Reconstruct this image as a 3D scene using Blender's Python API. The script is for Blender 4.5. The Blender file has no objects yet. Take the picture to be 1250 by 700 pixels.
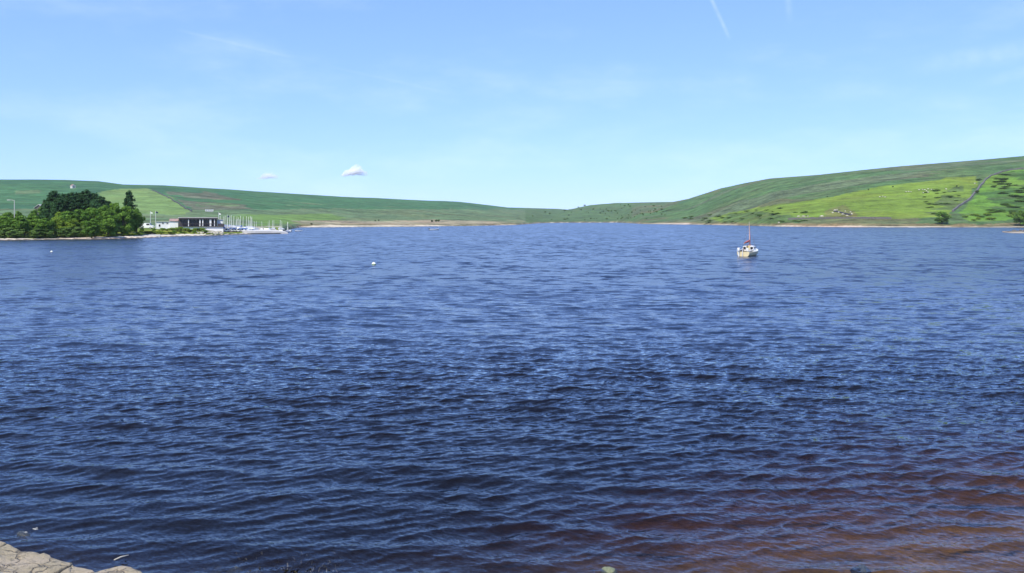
import bpy, bmesh, math, random
import numpy as np
from math import sin, cos, pi, radians, sqrt
from mathutils import Vector, Matrix

# ------------------------------------------------------------------ camera, sky, sun, exposure
sc = bpy.context.scene
COL = sc.collection
EYE, F, U0, V0 = 5.0, 1000.0, 625.0, 269.0      # eye height (m), focal length (px of a 1250 px frame), principal point
cam = bpy.data.cameras.new('camera')
cam.sensor_width = 36.0
cam.lens = 36.0 * F / 1250.0
cam.shift_y = -(350.0 - V0) / 1250.0
cam.clip_start, cam.clip_end = 0.1, 40000.0
camo = bpy.data.objects.new('camera', cam)
COL.objects.link(camo)
camo.location = (0, 0, EYE)
camo.rotation_euler = (radians(90), 0, 0)
sc.camera = camo

SUN_EL, SUN_AZ = radians(52), radians(205)       # azimuth clockwise from +Y (the view direction): behind the camera, a little left
sun = bpy.data.lights.new('sun', 'SUN')
sun.energy, sun.angle, sun.color = 4.4, radians(0.5), (1.0, 0.94, 0.80)
suno = bpy.data.objects.new('sun', sun)
COL.objects.link(suno)
sd = Vector((sin(SUN_AZ) * cos(SUN_EL), cos(SUN_AZ) * cos(SUN_EL), sin(SUN_EL)))
suno.rotation_euler = (-sd).to_track_quat('-Z', 'Y').to_euler()
suno.location = sd * 60

world = bpy.data.worlds.new('World')
sc.world = world
world.use_nodes = True
WT = world.node_tree
WT.nodes.clear()
SKY_STRENGTH = 0.114
SKY_TINT = (1.50, 2.06, 3.6)      # the camera's cool white balance


class G:
    """tiny helper to write node trees as expressions"""
    def __init__(self, nt):
        self.nt = nt

    def n(self, typ, **kw):
        nd = self.nt.nodes.new(typ)
        for k, v in kw.items():
            setattr(nd, k, v)
        return nd

    def put(self, sock, val):
        if isinstance(val, bpy.types.NodeSocket):
            self.nt.links.new(val, sock)
        elif val is not None:
            sock.default_value = val

    def m(self, op, a, b=None, c=None, clamp=False):
        nd = self.n('ShaderNodeMath', operation=op, use_clamp=clamp)
        self.put(nd.inputs[0], a)
        if b is not None: self.put(nd.inputs[1], b)
        if c is not None: self.put(nd.inputs[2], c)
        return nd.outputs[0]

    def vm(self, op, a, b=None, out=0):
        nd = self.n('ShaderNodeVectorMath', operation=op)
        self.put(nd.inputs[0], a)
        if b is not None: self.put(nd.inputs[1], b)
        return nd.outputs[out]

    def scale(self, a, s):
        nd = self.n('ShaderNodeVectorMath', operation='SCALE')
        self.put(nd.inputs[0], a); self.put(nd.inputs['Scale'], s)
        return nd.outputs[0]

    def ss(self, x, lo, hi, a=0.0, b=1.0):
        nd = self.n('ShaderNodeMapRange', interpolation_type='SMOOTHSTEP')
        self.put(nd.inputs['Value'], x)
        nd.inputs['From Min'].default_value, nd.inputs['From Max'].default_value = lo, hi
        nd.inputs['To Min'].default_value, nd.inputs['To Max'].default_value = a, b
        return nd.outputs['Result']

    def lin(self, x, lo, hi, a=0.0, b=1.0):
        nd = self.n('ShaderNodeMapRange')
        self.put(nd.inputs['Value'], x)
        nd.inputs['From Min'].default_value, nd.inputs['From Max'].default_value = lo, hi
        nd.inputs['To Min'].default_value, nd.inputs['To Max'].default_value = a, b
        return nd.outputs['Result']

    def mix(self, fac, a, b, blend='MIX'):
        nd = self.n('ShaderNodeMix', data_type='RGBA', blend_type=blend)
        self.put(nd.inputs[0], fac)
        self.put(nd.inputs[6], a if isinstance(a, bpy.types.NodeSocket) else (*a[:3], 1))
        self.put(nd.inputs[7], b if isinstance(b, bpy.types.NodeSocket) else (*b[:3], 1))
        return nd.outputs[2]

    def noise(self, vec, scale=1.0, detail=3.0, rough=0.55, out='Fac', w=None):
        nd = self.n('ShaderNodeTexNoise')
        self.put(nd.inputs['Vector'], vec)
        nd.inputs['Scale'].default_value = scale
        nd.inputs['Detail'].default_value = detail
        nd.inputs['Roughness'].default_value = rough
        return nd.outputs[out]

    def mapping(self, vec, scale=(1, 1, 1), rot=(0, 0, 0), loc=(0, 0, 0)):
        nd = self.n('ShaderNodeMapping')
        self.put(nd.inputs['Vector'], vec)
        nd.inputs['Scale'].default_value = scale
        nd.inputs['Rotation'].default_value = rot
        nd.inputs['Location'].default_value = loc
        return nd.outputs[0]

    def xyz(self, x, y, z):
        nd = self.n('ShaderNodeCombineXYZ')
        self.put(nd.inputs[0], x); self.put(nd.inputs[1], y); self.put(nd.inputs[2], z)
        return nd.outputs[0]

    def sep(self, v):
        nd = self.n('ShaderNodeSeparateXYZ')
        self.put(nd.inputs[0], v)
        return nd.outputs


g = G(WT)
sky = g.n('ShaderNodeTexSky', sky_type='NISHITA', sun_disc=False)
sky.sun_elevation, sky.sun_rotation = SUN_EL, SUN_AZ
sky.altitude, sky.air_density, sky.dust_density, sky.ozone_density = 250.0, 1.0, 0.0, 3.0
dirv = g.n('ShaderNodeTexCoord').outputs['Generated']


def skydir(u, v):
    return Vector((u - U0, F, V0 - v)).normalized()


def trail(p, q, width, amount, feather=0.15):
    """a condensation trail: a thin arc of the sky between two directions"""
    a, b = skydir(*p), skydir(*q)
    nrm = a.cross(b).normalized()
    tdir = (b - a).normalized()
    t0, t1 = a.dot(tdir), b.dot(tdir)
    off = g.m('ABSOLUTE', g.vm('DOT_PRODUCT', dirv, tuple(nrm), out=1))
    along = g.vm('DOT_PRODUCT', dirv, tuple(tdir), out=1)
    L = t1 - t0
    core = g.ss(off, 0.0, width, 1.0, 0.0)
    e0 = g.ss(along, t0 - L * feather, t0 + L * feather)
    e1 = g.ss(along, t1 - L * feather, t1 + L * feather, 1.0, 0.0)
    front = g.m('GREATER_THAN', g.vm('DOT_PRODUCT', dirv, tuple((a + b).normalized()), out=1), 0.5)
    rag = g.lin(g.noise(dirv, 90.0, 2.0), 0.3, 0.7, 0.45, 1.0)
    o = g.m('MULTIPLY', g.m('MULTIPLY', core, e0), g.m('MULTIPLY', e1, front))
    return g.m('MULTIPLY', g.m('MULTIPLY', o, rag), amount)


amounts = [trail((866, -6), (889, 44), 0.0036, 0.19),
           trail((226, 39), (352, 69), 0.0028, 0.08),
           trail((405, 82), (540, 112), 0.0028, 0.05),
           trail((961, -12), (964, 22), 0.006, 0.10, 0.3),
           trail((1130, 80), (1275, 57), 0.016, 0.15, 0.35),
           trail((1205, 101), (1290, 76), 0.009, 0.10, 0.35)]
# thin cirrus veil over the whole sky, faint
veil = g.noise(g.mapping(dirv, (1.6, 1.6, 5.0), (0.1, 0.25, 0.0)), 2.6, 5.0, 0.6)
amounts.append(g.m('MULTIPLY', g.ss(veil, 0.42, 0.78), 0.22))
tot = amounts[0]
for a_ in amounts[1:]:
    tot = g.m('ADD', tot, a_)
gam = g.n('ShaderNodeGamma')                 # soft tone curve: the photograph's sky is paler aloft, less white low down
WT.links.new(sky.outputs[0], gam.inputs[0])
gam.inputs[1].default_value = 0.55
clear = g.vm('MULTIPLY', gam.outputs[0], SKY_TINT)
white = g.mix(g.m('MINIMUM', tot, 0.8), clear, (7.4, 8.6, 10.0))
bg = g.n('ShaderNodeBackground')
WT.links.new(white, bg.inputs['Color'])
bg.inputs['Strength'].default_value = SKY_STRENGTH
wo = g.n('ShaderNodeOutputWorld')
WT.links.new(bg.outputs[0], wo.inputs['Surface'])

vs = sc.view_settings
vs.view_transform, vs.look, vs.gamma, vs.exposure = 'Standard', 'None', 1.0, 0.30
vs.use_curve_mapping = False
sc.render.engine = 'CYCLES'
cy = sc.cycles
cy.max_bounces, cy.transparent_max_bounces, cy.volume_bounces = 12, 24, 10
cy.glossy_bounces, cy.diffuse_bounces, cy.transmission_bounces = 3, 2, 4
cy.caustics_reflective = cy.caustics_refractive = False
cy.sample_clamp_indirect = 4.0
cy.use_denoising = True
try:
    cy.denoiser = 'OPENIMAGEDENOISE'
except Exception:
    pass

# ------------------------------------------------------------------ materials
MATS = {}


def new_mat(name):
    m_ = bpy.data.materials.new(name)
    m_.use_nodes = True
    m_.node_tree.nodes.clear()
    MATS[name] = m_
    gg = G(m_.node_tree)
    out = gg.n('ShaderNodeOutputMaterial')
    return m_, gg, out


def paint(name, col, rough=0.5, var=0.15, scale=3.0, bump=0.0, metal=0.0, objvar=0.0, spec=0.5):
    """general painted / stone / timber surface: colour with noisy wear"""
    m_, gg, out = new_mat(name)
    tc = gg.n('ShaderNodeTexCoord').outputs['Object']
    nz = gg.noise(tc, scale, 4.0, 0.6)
    k = gg.lin(nz, 0.25, 0.75, 1.0 - var, 1.0 + var)
    if objvar:
        rnd = gg.n('ShaderNodeObjectInfo').outputs['Random']
        k = gg.m('MULTIPLY', k, gg.lin(rnd, 0, 1, 1 - objvar, 1 + objvar))
    sc_ = gg.n('ShaderNodeVectorMath', operation='SCALE')
    sc_.inputs[0].default_value = col
    gg.put(sc_.inputs['Scale'], k)
    p = gg.n('ShaderNodeBsdfPrincipled')
    gg.put(p.inputs['Base Color'], sc_.outputs[0])
    p.inputs['Roughness'].default_value = rough
    p.inputs['Metallic'].default_value = metal
    p.inputs['Specular IOR Level'].default_value = spec
    if bump:
        b = gg.n('ShaderNodeBump')
        b.inputs['Strength'].default_value = 1.0
        b.inputs['Distance'].default_value = bump
        gg.put(b.inputs['Height'], gg.noise(tc, scale * 3, 5.0, 0.65))
        gg.put(p.inputs['Normal'], b.outputs[0])
    gg.nt.links.new(p.outputs[0], out.inputs['Surface'])
    return m_


def leaf_mat(name, col, col2, trans=0.25):
    m_, gg, out = new_mat(name)
    at = gg.n('ShaderNodeAttribute', attribute_name='tint').outputs['Fac']
    rnd = gg.n('ShaderNodeObjectInfo').outputs['Random']
    f = gg.m('ADD', gg.m('MULTIPLY', at, 0.75), gg.m('MULTIPLY', rnd, 0.35), clamp=True)
    c = gg.mix(f, col, col2)
    d = gg.n('ShaderNodeBsdfDiffuse')
    t = gg.n('ShaderNodeBsdfTranslucent')
    gg.put(d.inputs['Color'], c)
    gg.put(t.inputs['Color'], gg.mix(0.5, c, (col2[0] * 1.2, col2[1] * 1.3, col2[2])))
    mx = gg.n('ShaderNodeMixShader')
    mx.inputs[0].default_value = trans
    gg.nt.links.new(d.outputs[0], mx.inputs[1]); gg.nt.links.new(t.outputs[0], mx.inputs[2])
    gg.nt.links.new(mx.outputs[0], out.inputs['Surface'])
    return m_


paint('white_gelcoat', (0.80, 0.79, 0.74), 0.28, 0.08, 1.5, objvar=0.08)
paint('cream_hull', (0.74, 0.62, 0.36), 0.3, 0.10, 1.2)
paint('white_wall', (0.80, 0.79, 0.76), 0.8, 0.08, 0.8, bump=0.004)
paint('dark_timber', (0.060, 0.050, 0.054), 0.7, 0.35, 1.5, bump=0.004)
paint('pale_roof', (0.50, 0.48, 0.46), 0.8, 0.15, 0.7)
paint('slate_roof', (0.12, 0.13, 0.15), 0.7, 0.25, 1.5, bump=0.01)
paint('tile_roof', (0.34, 0.22, 0.19), 0.8, 0.2, 1.5, bump=0.01)
paint('stone_wall', (0.125, 0.115, 0.105), 0.9, 0.35, 1.2, bump=0.05)
paint('pale_rock', (0.40, 0.37, 0.28), 0.9, 0.25, 1.5, bump=0.03, objvar=0.2)
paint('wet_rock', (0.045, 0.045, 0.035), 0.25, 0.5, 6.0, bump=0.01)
paint('algae_rock', (0.20, 0.22, 0.12), 0.5, 0.4, 9.0, bump=0.01)
paint('concrete', (0.56, 0.54, 0.50), 0.85, 0.15, 0.8, bump=0.004)
paint('alloy', (0.72, 0.72, 0.70), 0.35, 0.08, 2.0, metal=0.15)
paint('wood_spar', (0.50, 0.24, 0.14), 0.4, 0.2, 4.0)
paint('pink_spar', (0.60, 0.40, 0.34), 0.5, 0.15, 2.0)
paint('red_cloth', (0.42, 0.11, 0.09), 0.85, 0.2, 5.0)
paint('yellow_door', (0.62, 0.47, 0.16), 0.5, 0.15, 3.0)
paint('dark_glass', (0.012, 0.014, 0.018), 0.08, 0.1, 1.0)
paint('black_plastic', (0.012, 0.012, 0.013), 0.45, 0.3, 3.0)
paint('grey_plastic', (0.11, 0.11, 0.115), 0.4, 0.2, 3.0)
paint('blue_cover', (0.055, 0.11, 0.26), 0.8, 0.2, 3.0, objvar=0.3)
paint('grey_cover', (0.36, 0.38, 0.42), 0.8, 0.2, 3.0, objvar=0.25)
paint('navy_paint', (0.02, 0.03, 0.07), 0.25, 0.1, 1.0)
paint('wire', (0.16, 0.16, 0.16), 0.4, 0.1, 3.0)
paint('bark', (0.10, 0.075, 0.05), 0.95, 0.35, 3.0, bump=0.02)
paint('fleece', (0.66, 0.61, 0.50), 0.95, 0.15, 4.0, objvar=0.12)
paint('sheep_face', (0.10, 0.09, 0.08), 0.9, 0.2, 4.0)
paint('buoy_white', (0.78, 0.80, 0.66), 0.4, 0.08, 3.0)
paint('buoy_green', (0.13, 0.24, 0.10), 0.6, 0.3, 9.0)
paint('bleached_wood', (0.42, 0.40, 0.35), 0.8, 0.2, 12.0, bump=0.002)
paint('weed', (0.035, 0.032, 0.018), 0.4, 0.5, 8.0)
paint('bare_pebble', (0.42, 0.37, 0.29), 0.9, 0.3, 2.0, objvar=0.3)
paint('foam', (0.50, 0.50, 0.47), 0.7, 0.1, 20.0)
leaf_mat('leaf_green', (0.060, 0.140, 0.024), (0.200, 0.340, 0.055))
leaf_mat('leaf_bright', (0.095, 0.175, 0.022), (0.30, 0.41, 0.06))
leaf_mat('leaf_willow', (0.080, 0.155, 0.042), (0.23, 0.35, 0.09))
leaf_mat('needle_dark', (0.024, 0.068, 0.030), (0.075, 0.155, 0.058), 0.15)
leaf_mat('bracken', (0.062, 0.125, 0.023), (0.135, 0.230, 0.036), 0.15)
leaf_mat('scrub_dark', (0.022, 0.045, 0.010), (0.085, 0.135, 0.022), 0.15)


def stone_slab_mat():
    m_, gg, out = new_mat('weathered_slab')
    pos = gg.n('ShaderNodeNewGeometry').outputs['Position']
    n1 = gg.noise(pos, 1.6, 5.0, 0.6)
    n2 = gg.noise(pos, 9.0, 5.0, 0.7)
    n3 = gg.noise(pos, 45.0, 3.0, 0.7)
    c = gg.mix(gg.ss(n1, 0.35, 0.65), (0.33, 0.275, 0.175), (0.41, 0.335, 0.235))
    c = gg.mix(gg.ss(n2, 0.50, 0.72), c, (0.17, 0.145, 0.09))
    c = gg.mix(gg.m('MULTIPLY', gg.ss(n3, 0.56, 0.72), 0.6), c, (0.13, 0.11, 0.07))
    vc = gg.n('ShaderNodeTexVoronoi', feature='DISTANCE_TO_EDGE')
    gg.put(vc.inputs['Vector'], gg.vm('ADD', gg.mapping(pos, (1, 1.7, 1)), gg.scale(gg.noise(pos, 2.5, 4.0, 0.6, out='Color'), 0.7)))
    vc.inputs['Scale'].default_value = 1.5
    crack = gg.ss(vc.outputs['Distance'], 0.0, 0.035, 1.0, 0.0)
    c = gg.mix(gg.m('MULTIPLY', crack, 0.32), c, (0.06, 0.035, 0.025))
    z = gg.sep(pos)[2]
    wet = gg.ss(gg.m('ADD', z, gg.m('MULTIPLY', n2, 0.10)), 0.10, 0.19, 1.0, 0.0)    # a wet tide line
    c = gg.mix(wet, c, (0.05, 0.045, 0.035))
    p = gg.n('ShaderNodeBsdfPrincipled')
    gg.put(p.inputs['Base Color'], c)
    gg.put(p.inputs['Roughness'], gg.lin(wet, 0, 1, 0.88, 0.3))
    b = gg.n('ShaderNodeBump')
    b.inputs['Distance'].default_value = 0.05
    gg.put(b.inputs['Height'], gg.m('SUBTRACT', gg.m('ADD', n2, gg.m('MULTIPLY', n3, 0.35)), gg.m('MULTIPLY', crack, 0.8)))
    gg.put(p.inputs['Normal'], b.outputs[0])
    gg.nt.links.new(p.outputs[0], out.inputs['Surface'])
    return m_


stone_slab_mat()


def terrain_mat():
    m_, gg, out = new_mat('land')
    pos = gg.n('ShaderNodeNewGeometry').outputs['Position']
    base = gg.n('ShaderNodeAttribute', attribute_name='cover').outputs['Color']
    rough_cov = gg.n('ShaderNodeAttribute', attribute_name='tussock').outputs['Fac']
    n1 = gg.noise(pos, 0.012, 5.0, 0.62)
    n2 = gg.noise(pos, 0.07, 5.0, 0.65)
    n3 = gg.noise(pos, 0.5, 4.0, 0.65)
    k = gg.m('ADD', gg.lin(n2, 0.25, 0.75, -0.6, 0.6), gg.lin(n3, 0.25, 0.75, -0.5, 0.5))
    n4 = gg.noise(gg.mapping(pos, (0.45, 1, 1), (0, 0, 0.2)), 0.035, 5.0, 0.68)
    k = gg.m('ADD', k, gg.lin(n4, 0.25, 0.75, -0.55, 0.55))
    k = gg.m('MULTIPLY', k, gg.lin(rough_cov, 0, 1, 0.35, 1.0))
    k = gg.m('ADD', 1.0, k)
    sv = gg.scale(base, k)
    brown = gg.vm('MULTIPLY', sv, (1.30, 0.95, 0.95))
    c = gg.mix(gg.m('MULTIPLY', gg.ss(n1, 0.45, 0.66), gg.m('MULTIPLY', rough_cov, 0.65)), sv, brown)
    straw = gg.ss(gg.noise(gg.mapping(pos, (0.4, 1, 1), (0, 0, -0.15), (300, 80, 0)), 0.028, 6.0, 0.7), 0.56, 0.70)
    c = gg.mix(gg.m('MULTIPLY', straw, gg.m('MULTIPLY', rough_cov, 0.45)), c, (0.20, 0.19, 0.11))
    # rushes and heather: dark flecks where the cover is rough
    fl = gg.ss(gg.noise(gg.mapping(pos, (1, 0.5, 1)), 0.16, 3.0, 0.6), 0.56, 0.68)
    c = gg.mix(gg.m('MULTIPLY', fl, gg.m('MULTIPLY', rough_cov, 0.5)), c, (0.045, 0.06, 0.02))
    d = gg.n('ShaderNodeBsdfPrincipled')
    gg.put(d.inputs['Base Color'], c)
    bp = gg.n('ShaderNodeBump')
    bp.inputs['Distance'].default_value = 1.0
    gg.put(bp.inputs['Height'], gg.m('MULTIPLY', gg.m('ADD', gg.m('MULTIPLY', n2, 3.0), gg.m('MULTIPLY', n3, 0.7)), gg.lin(rough_cov, 0, 1, 0.25, 1.0)))
    gg.put(d.inputs['Normal'], bp.outputs[0])
    d.inputs['Roughness'].default_value = 0.95
    d.inputs['Specular IOR Level'].default_value = 0.1
    gg.nt.links.new(d.outputs[0], out.inputs['Surface'])
    return m_


def bed_mat():
    """near bank and the lake bed in the shallows: sand, peat, stones"""
    m_, gg, out = new_mat('shore_bed')
    pos = gg.n('ShaderNodeNewGeometry').outputs['Position']
    base = gg.n('ShaderNodeAttribute', attribute_name='cover').outputs['Color']
    n1 = gg.noise(pos, 0.9, 4.0, 0.6)
    n2 = gg.noise(pos, 7.0, 4.0, 0.65)
    k = gg.m('MULTIPLY', gg.lin(n1, 0.3, 0.7, 0.6, 1.3), gg.lin(n2, 0.3, 0.7, 0.7, 1.25))
    c = gg.scale(base, k)
    vor = gg.n('ShaderNodeTexVoronoi', feature='F1')
    gg.put(vor.inputs['Vector'], pos)
    vor.inputs['Scale'].default_value = 6.0
    st = gg.ss(vor.outputs['Distance'], 0.18, 0.32, 1.0, 0.0)
    c = gg.mix(gg.m('MULTIPLY', st, 0.35), c, (0.05, 0.04, 0.025))
    p = gg.n('ShaderNodeBsdfPrincipled')
    gg.put(p.inputs['Base Color'], c)
    p.inputs['Roughness'].default_value = 0.9
    gg.nt.links.new(p.outputs[0], out.inputs['Surface'])
    return m_


terrain_mat()
bed_mat()


def water_mat():
    m_, gg, out = new_mat('peaty_water')
    geo = gg.n('ShaderNodeNewGeometry')
    pos, N = geo.outputs['Position'], geo.outputs['Normal']
    f1 = gg.n('ShaderNodeAttribute', attribute_name='fade_swell').outputs['Fac']
    f2 = gg.n('ShaderNodeAttribute', attribute_name='fade_chop').outputs['Fac']
    f3 = gg.n('ShaderNodeAttribute', attribute_name='fade_ripple').outputs['Fac']
    gust = gg.lin(gg.noise(gg.mapping(pos, (0.35, 1, 1)), 0.055, 3.0, 0.6), 0.3, 0.7, 0.72, 1.28)
    gust2 = gg.lin(gg.noise(gg.mapping(pos, (0.3, 1, 1)), 0.008, 3.0, 0.6), 0.3, 0.7, 0.88, 1.12)
    gust = gg.m('MULTIPLY', gust, gust2)

    def slopes(scale, stretch, rms, fade, rot=0.0, detail=2.0):
        c = gg.noise(gg.mapping(pos, (stretch, 1, 1), (0, 0, rot)), scale, detail, 0.55, out='Color')
        s = gg.vm('SUBTRACT', c, (0.5, 0.5, 0.5))
        s = gg.vm('MULTIPLY', s, (0.7, 1.0, 0.0))
        amp = rms / 0.115
        a = gg.m('MULTIPLY', gust, amp) if fade is None else gg.m('MULTIPLY', gg.m('MULTIPLY', gust, amp), fade)
        return gg.scale(s, a)

    # wave slopes too fine for the mesh: part shows as texture, the rest widens the reflection (roughness)
    sl = slopes(0.95, 0.55, SL1 * 1.2, f1, 0.06)
    sl = gg.vm('ADD', sl, slopes(0.42, 1.4, 0.115, f1, 0.03))      # wave groups
    sl = gg.vm('ADD', sl, slopes(0.11, 1.6, 0.060, gg.m('MULTIPLY', f1, f1), -0.02))
    sl = gg.vm('ADD', sl, slopes(2.6, 0.45, SL2 * 0.8, f2, -0.10))
    sl = gg.vm('ADD', sl, slopes(8.0, 0.45, SL3, gg.m('MULTIPLY', f3, gg.m('SUBTRACT', 1.0, gg.m('MULTIPLY', f2, 0.5))), 0.12))
    sl = gg.vm('ADD', sl, slopes(30.0, 0.6, 0.038, gg.m('SUBTRACT', 1.0, gg.m('MULTIPLY', f3, 0.5)), 0.0, 1.0))
    nn = gg.vm('NORMALIZE', gg.vm('SUBTRACT', N, sl))
    fr = gg.n('ShaderNodeFresnel')
    fr.inputs['IOR'].default_value = 1.333
    gg.put(fr.inputs['Normal'], nn)
    gl = gg.n('ShaderNodeBsdfGlossy')
    gl.inputs['Color'].default_value = (0.76, 0.84, 0.92, 1)
    gl.inputs['Roughness'].default_value = 0.03
    gg.put(gl.inputs['Normal'], nn)
    tr = gg.n('ShaderNodeBsdfTransparent')
    df = gg.n('ShaderNodeBsdfDiffuse')
    df.inputs['Color'].default_value = (0.012, 0.0085, 0.0055, 1)
    body = gg.n('ShaderNodeMixShader')
    body.inputs[0].default_value = 0.42
    gg.nt.links.new(tr.outputs[0], body.inputs[1]); gg.nt.links.new(df.outputs[0], body.inputs[2])
    near = gg.n('ShaderNodeMixShader')
    gg.put(near.inputs[0], fr.outputs[0])
    gg.nt.links.new(body.outputs[0], near.inputs[1]); gg.nt.links.new(gl.outputs[0], near.inputs[2])
    far = gg.n('ShaderNodeBsdfPrincipled')
    far.inputs['Base Color'].default_value = (0.012, 0.024, 0.055, 1)
    far.inputs['IOR'].default_value = 1.333
    gg.put(far.inputs['Roughness'], gg.m('ADD', 0.08, gg.m('ADD', gg.m('MULTIPLY', f2, 0.05), gg.m('MULTIPLY', f1, 0.09))))
    gg.put(far.inputs['Normal'], nn)
    mx = gg.n('ShaderNodeMixShader')
    gg.put(mx.inputs[0], f2)
    gg.nt.links.new(near.outputs[0], mx.inputs[1]); gg.nt.links.new(far.outputs[0], mx.inputs[2])
    gg.nt.links.new(mx.outputs[0], out.inputs['Surface'])
    va = gg.n('ShaderNodeVolumeAbsorption')
    va.inputs['Color'].default_value = (0.57, 0.41, 0.18, 1)
    va.inputs['Density'].default_value = 1.5
    gg.nt.links.new(va.outputs[0], out.inputs['Volume'])
    return m_


SL1, SL2, SL3 = 0.122, 0.145, 0.115      # rms slopes of swell, chop and ripple
water_mat()

# ------------------------------------------------------------------ object helpers


def tag(o, label=None, cat=None, group=None, kind=None):
    if label: o['label'] = label
    if cat: o['category'] = cat
    if group: o['group'] = group
    if kind: o['kind'] = kind
    return o


def empty(name, loc=(0, 0, 0), rz=0.0, label=None, cat=None, group=None, scale=1.0):
    o = bpy.data.objects.new(name, None)
    o.empty_display_size = 0.3
    COL.objects.link(o)
    o.location, o.rotation_euler = loc, (0, 0, rz)
    o.scale = (scale,) * 3 if not isinstance(scale, tuple) else scale
    return tag(o, label, cat, group)


def mesh_data(name, verts, faces, mat=None, smooth=False):
    me = bpy.data.meshes.new(name)
    me.from_pydata([tuple(v) for v in verts], [], faces)
    if mat: me.materials.append(MATS[mat])
    if smooth: me.shade_smooth()
    me.update()
    return me


def link(name, me, parent=None, loc=None, rot=None, scale=None):
    o = bpy.data.objects.new(name, me)
    COL.objects.link(o)
    if parent: o.parent = parent
    if loc is not None: o.location = loc
    if rot is not None: o.rotation_euler = rot
    if scale is not None: o.scale = scale
    return o


def copy_tree(o, parent=None):
    c = o.copy()
    COL.objects.link(c)
    c.parent = parent
    for ch in o.children:
        copy_tree(ch, c)
    return c


class MB:
    def __init__(self):
        self.v, self.f = [], []

    def add(self, vs_, fs):
        b = len(self.v)
        self.v += [Vector(p) for p in vs_]
        self.f += [tuple(i + b for i in f) for f in fs]
        return self

    def box(self, c, s, rz=0.0):
        hx, hy, hz = s[0] / 2, s[1] / 2, s[2] / 2
        R = Matrix.Rotation(rz, 3, 'Z')
        vs_ = [R @ Vector((x * hx, y * hy, z * hz)) + Vector(c) for z in (-1, 1) for y in (-1, 1) for x in (-1, 1)]
        return self.add(vs_, [(0, 2, 3, 1), (4, 5, 7, 6), (0, 1, 5, 4), (2, 6, 7, 3), (0, 4, 6, 2), (1, 3, 7, 5)])

    def tube(self, pts, rad, n=8):
        pts = [Vector(p) for p in pts]
        rads = rad if isinstance(rad, (list, tuple)) else [rad] * len(pts)
        rings = []
        for i, p in enumerate(pts):
            d = (pts[min(i + 1, len(pts) - 1)] - pts[max(i - 1, 0)]).normalized()
            a = d.orthogonal().normalized() if i == 0 else (rings[-1][1] - d * rings[-1][1].dot(d)).normalized()
            b = d.cross(a)
            rings.append(([p + (a * cos(2 * pi * k / n) + b * sin(2 * pi * k / n)) * rads[i] for k in range(n)], a))
        vs_ = [q for r in rings for q in r[0]]
        fs = [(i * n + k, i * n + (k + 1) % n, (i + 1) * n + (k + 1) % n, (i + 1) * n + k) for i in range(len(pts) - 1) for k in range(n)]
        fs += [tuple(reversed(range(n))), tuple((len(pts) - 1) * n + k for k in range(n))]
        return self.add(vs_, fs)

    def loft(self, rings, cap=True, close=True):
        n = len(rings[0])
        vs_ = [p for r in rings for p in r]
        fs = []
        for i in range(len(rings) - 1):
            for k in range(n if close else n - 1):
                fs.append((i * n + k, i * n + (k + 1) % n, (i + 1) * n + (k + 1) % n, (i + 1) * n + k))
        if cap:
            fs += [tuple(reversed(range(n))), tuple((len(rings) - 1) * n + k for k in range(n))]
        return self.add(vs_, fs)

    def data(self, name, mat, smooth=False):
        return mesh_data(name, self.v, self.f, mat, smooth)

    def build(self, name, mat, parent=None, smooth=False, bevel=0.0, **kw):
        me = self.data(name, mat, smooth)
        if bevel:
            bm = bmesh.new(); bm.from_mesh(me)
            bmesh.ops.remove_doubles(bm, verts=bm.verts, dist=1e-5)
            bmesh.ops.bevel(bm, geom=list(bm.edges), offset=bevel, segments=2, affect='EDGES', profile=0.6)
            bm.to_mesh(me); bm.free()
        return link(name, me, parent, **kw)


# ------------------------------------------------------------------ numpy noise
class VNoise:
    def __init__(self, seed, n=256):
        self.t = np.random.default_rng(seed).random((n, n)).astype(np.float64)
        self.n = n

    def __call__(self, x, y):
        xi, yi = np.floor(x).astype(int), np.floor(y).astype(int)
        fx, fy = x - xi, y - yi
        fx, fy = fx * fx * (3 - 2 * fx), fy * fy * (3 - 2 * fy)
        n = self.n
        a = self.t[xi % n, yi % n]; b = self.t[(xi + 1) % n, yi % n]
        c = self.t[xi % n, (yi + 1) % n]; d = self.t[(xi + 1) % n, (yi + 1) % n]
        return (a * (1 - fx) + b * fx) * (1 - fy) + (c * (1 - fx) + d * fx) * fy

    def fbm(self, x, y, o=4, gain=0.5):
        s, a, tot = 0.0, 1.0, 0.0
        for i in range(o):
            s = s + a * (self(x * 2 ** i + 17.3 * i, y * 2 ** i + 5.1 * i) - 0.5)
            tot += a
            a *= gain
        return s / tot * 2


VN, VN2 = VNoise(3), VNoise(8)


def interp(u, table):
    t = np.array(table, float)
    return np.interp(u, t[:, 0], t[:, 1])


def sstep(x, a, b):
    t = np.clip((x - a) / (b - a), 0, 1)
    return t * t * (3 - 2 * t)


# ------------------------------------------------------------------ the land: one height function of world x, y
SHORE = [(-500, 170), (-200, 182), (0, 200), (60, 208), (130, 216), (170, 228), (210, 248), (250, 262), (290, 288), (330, 312),
         (343, 330), (352, 420), (366, 560), (420, 590), (500, 632), (580, 710), (630, 840), (648, 1100), (662, 1400), (690, 1580),
         (752, 1680), (770, 1330), (784, 1060), (850, 905), (900, 770), (950, 628), (1040, 572), (1150, 562), (1250, 556), (1400, 520), (1700, 450)]


def shore(u):
    return interp(u, SHORE)


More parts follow.
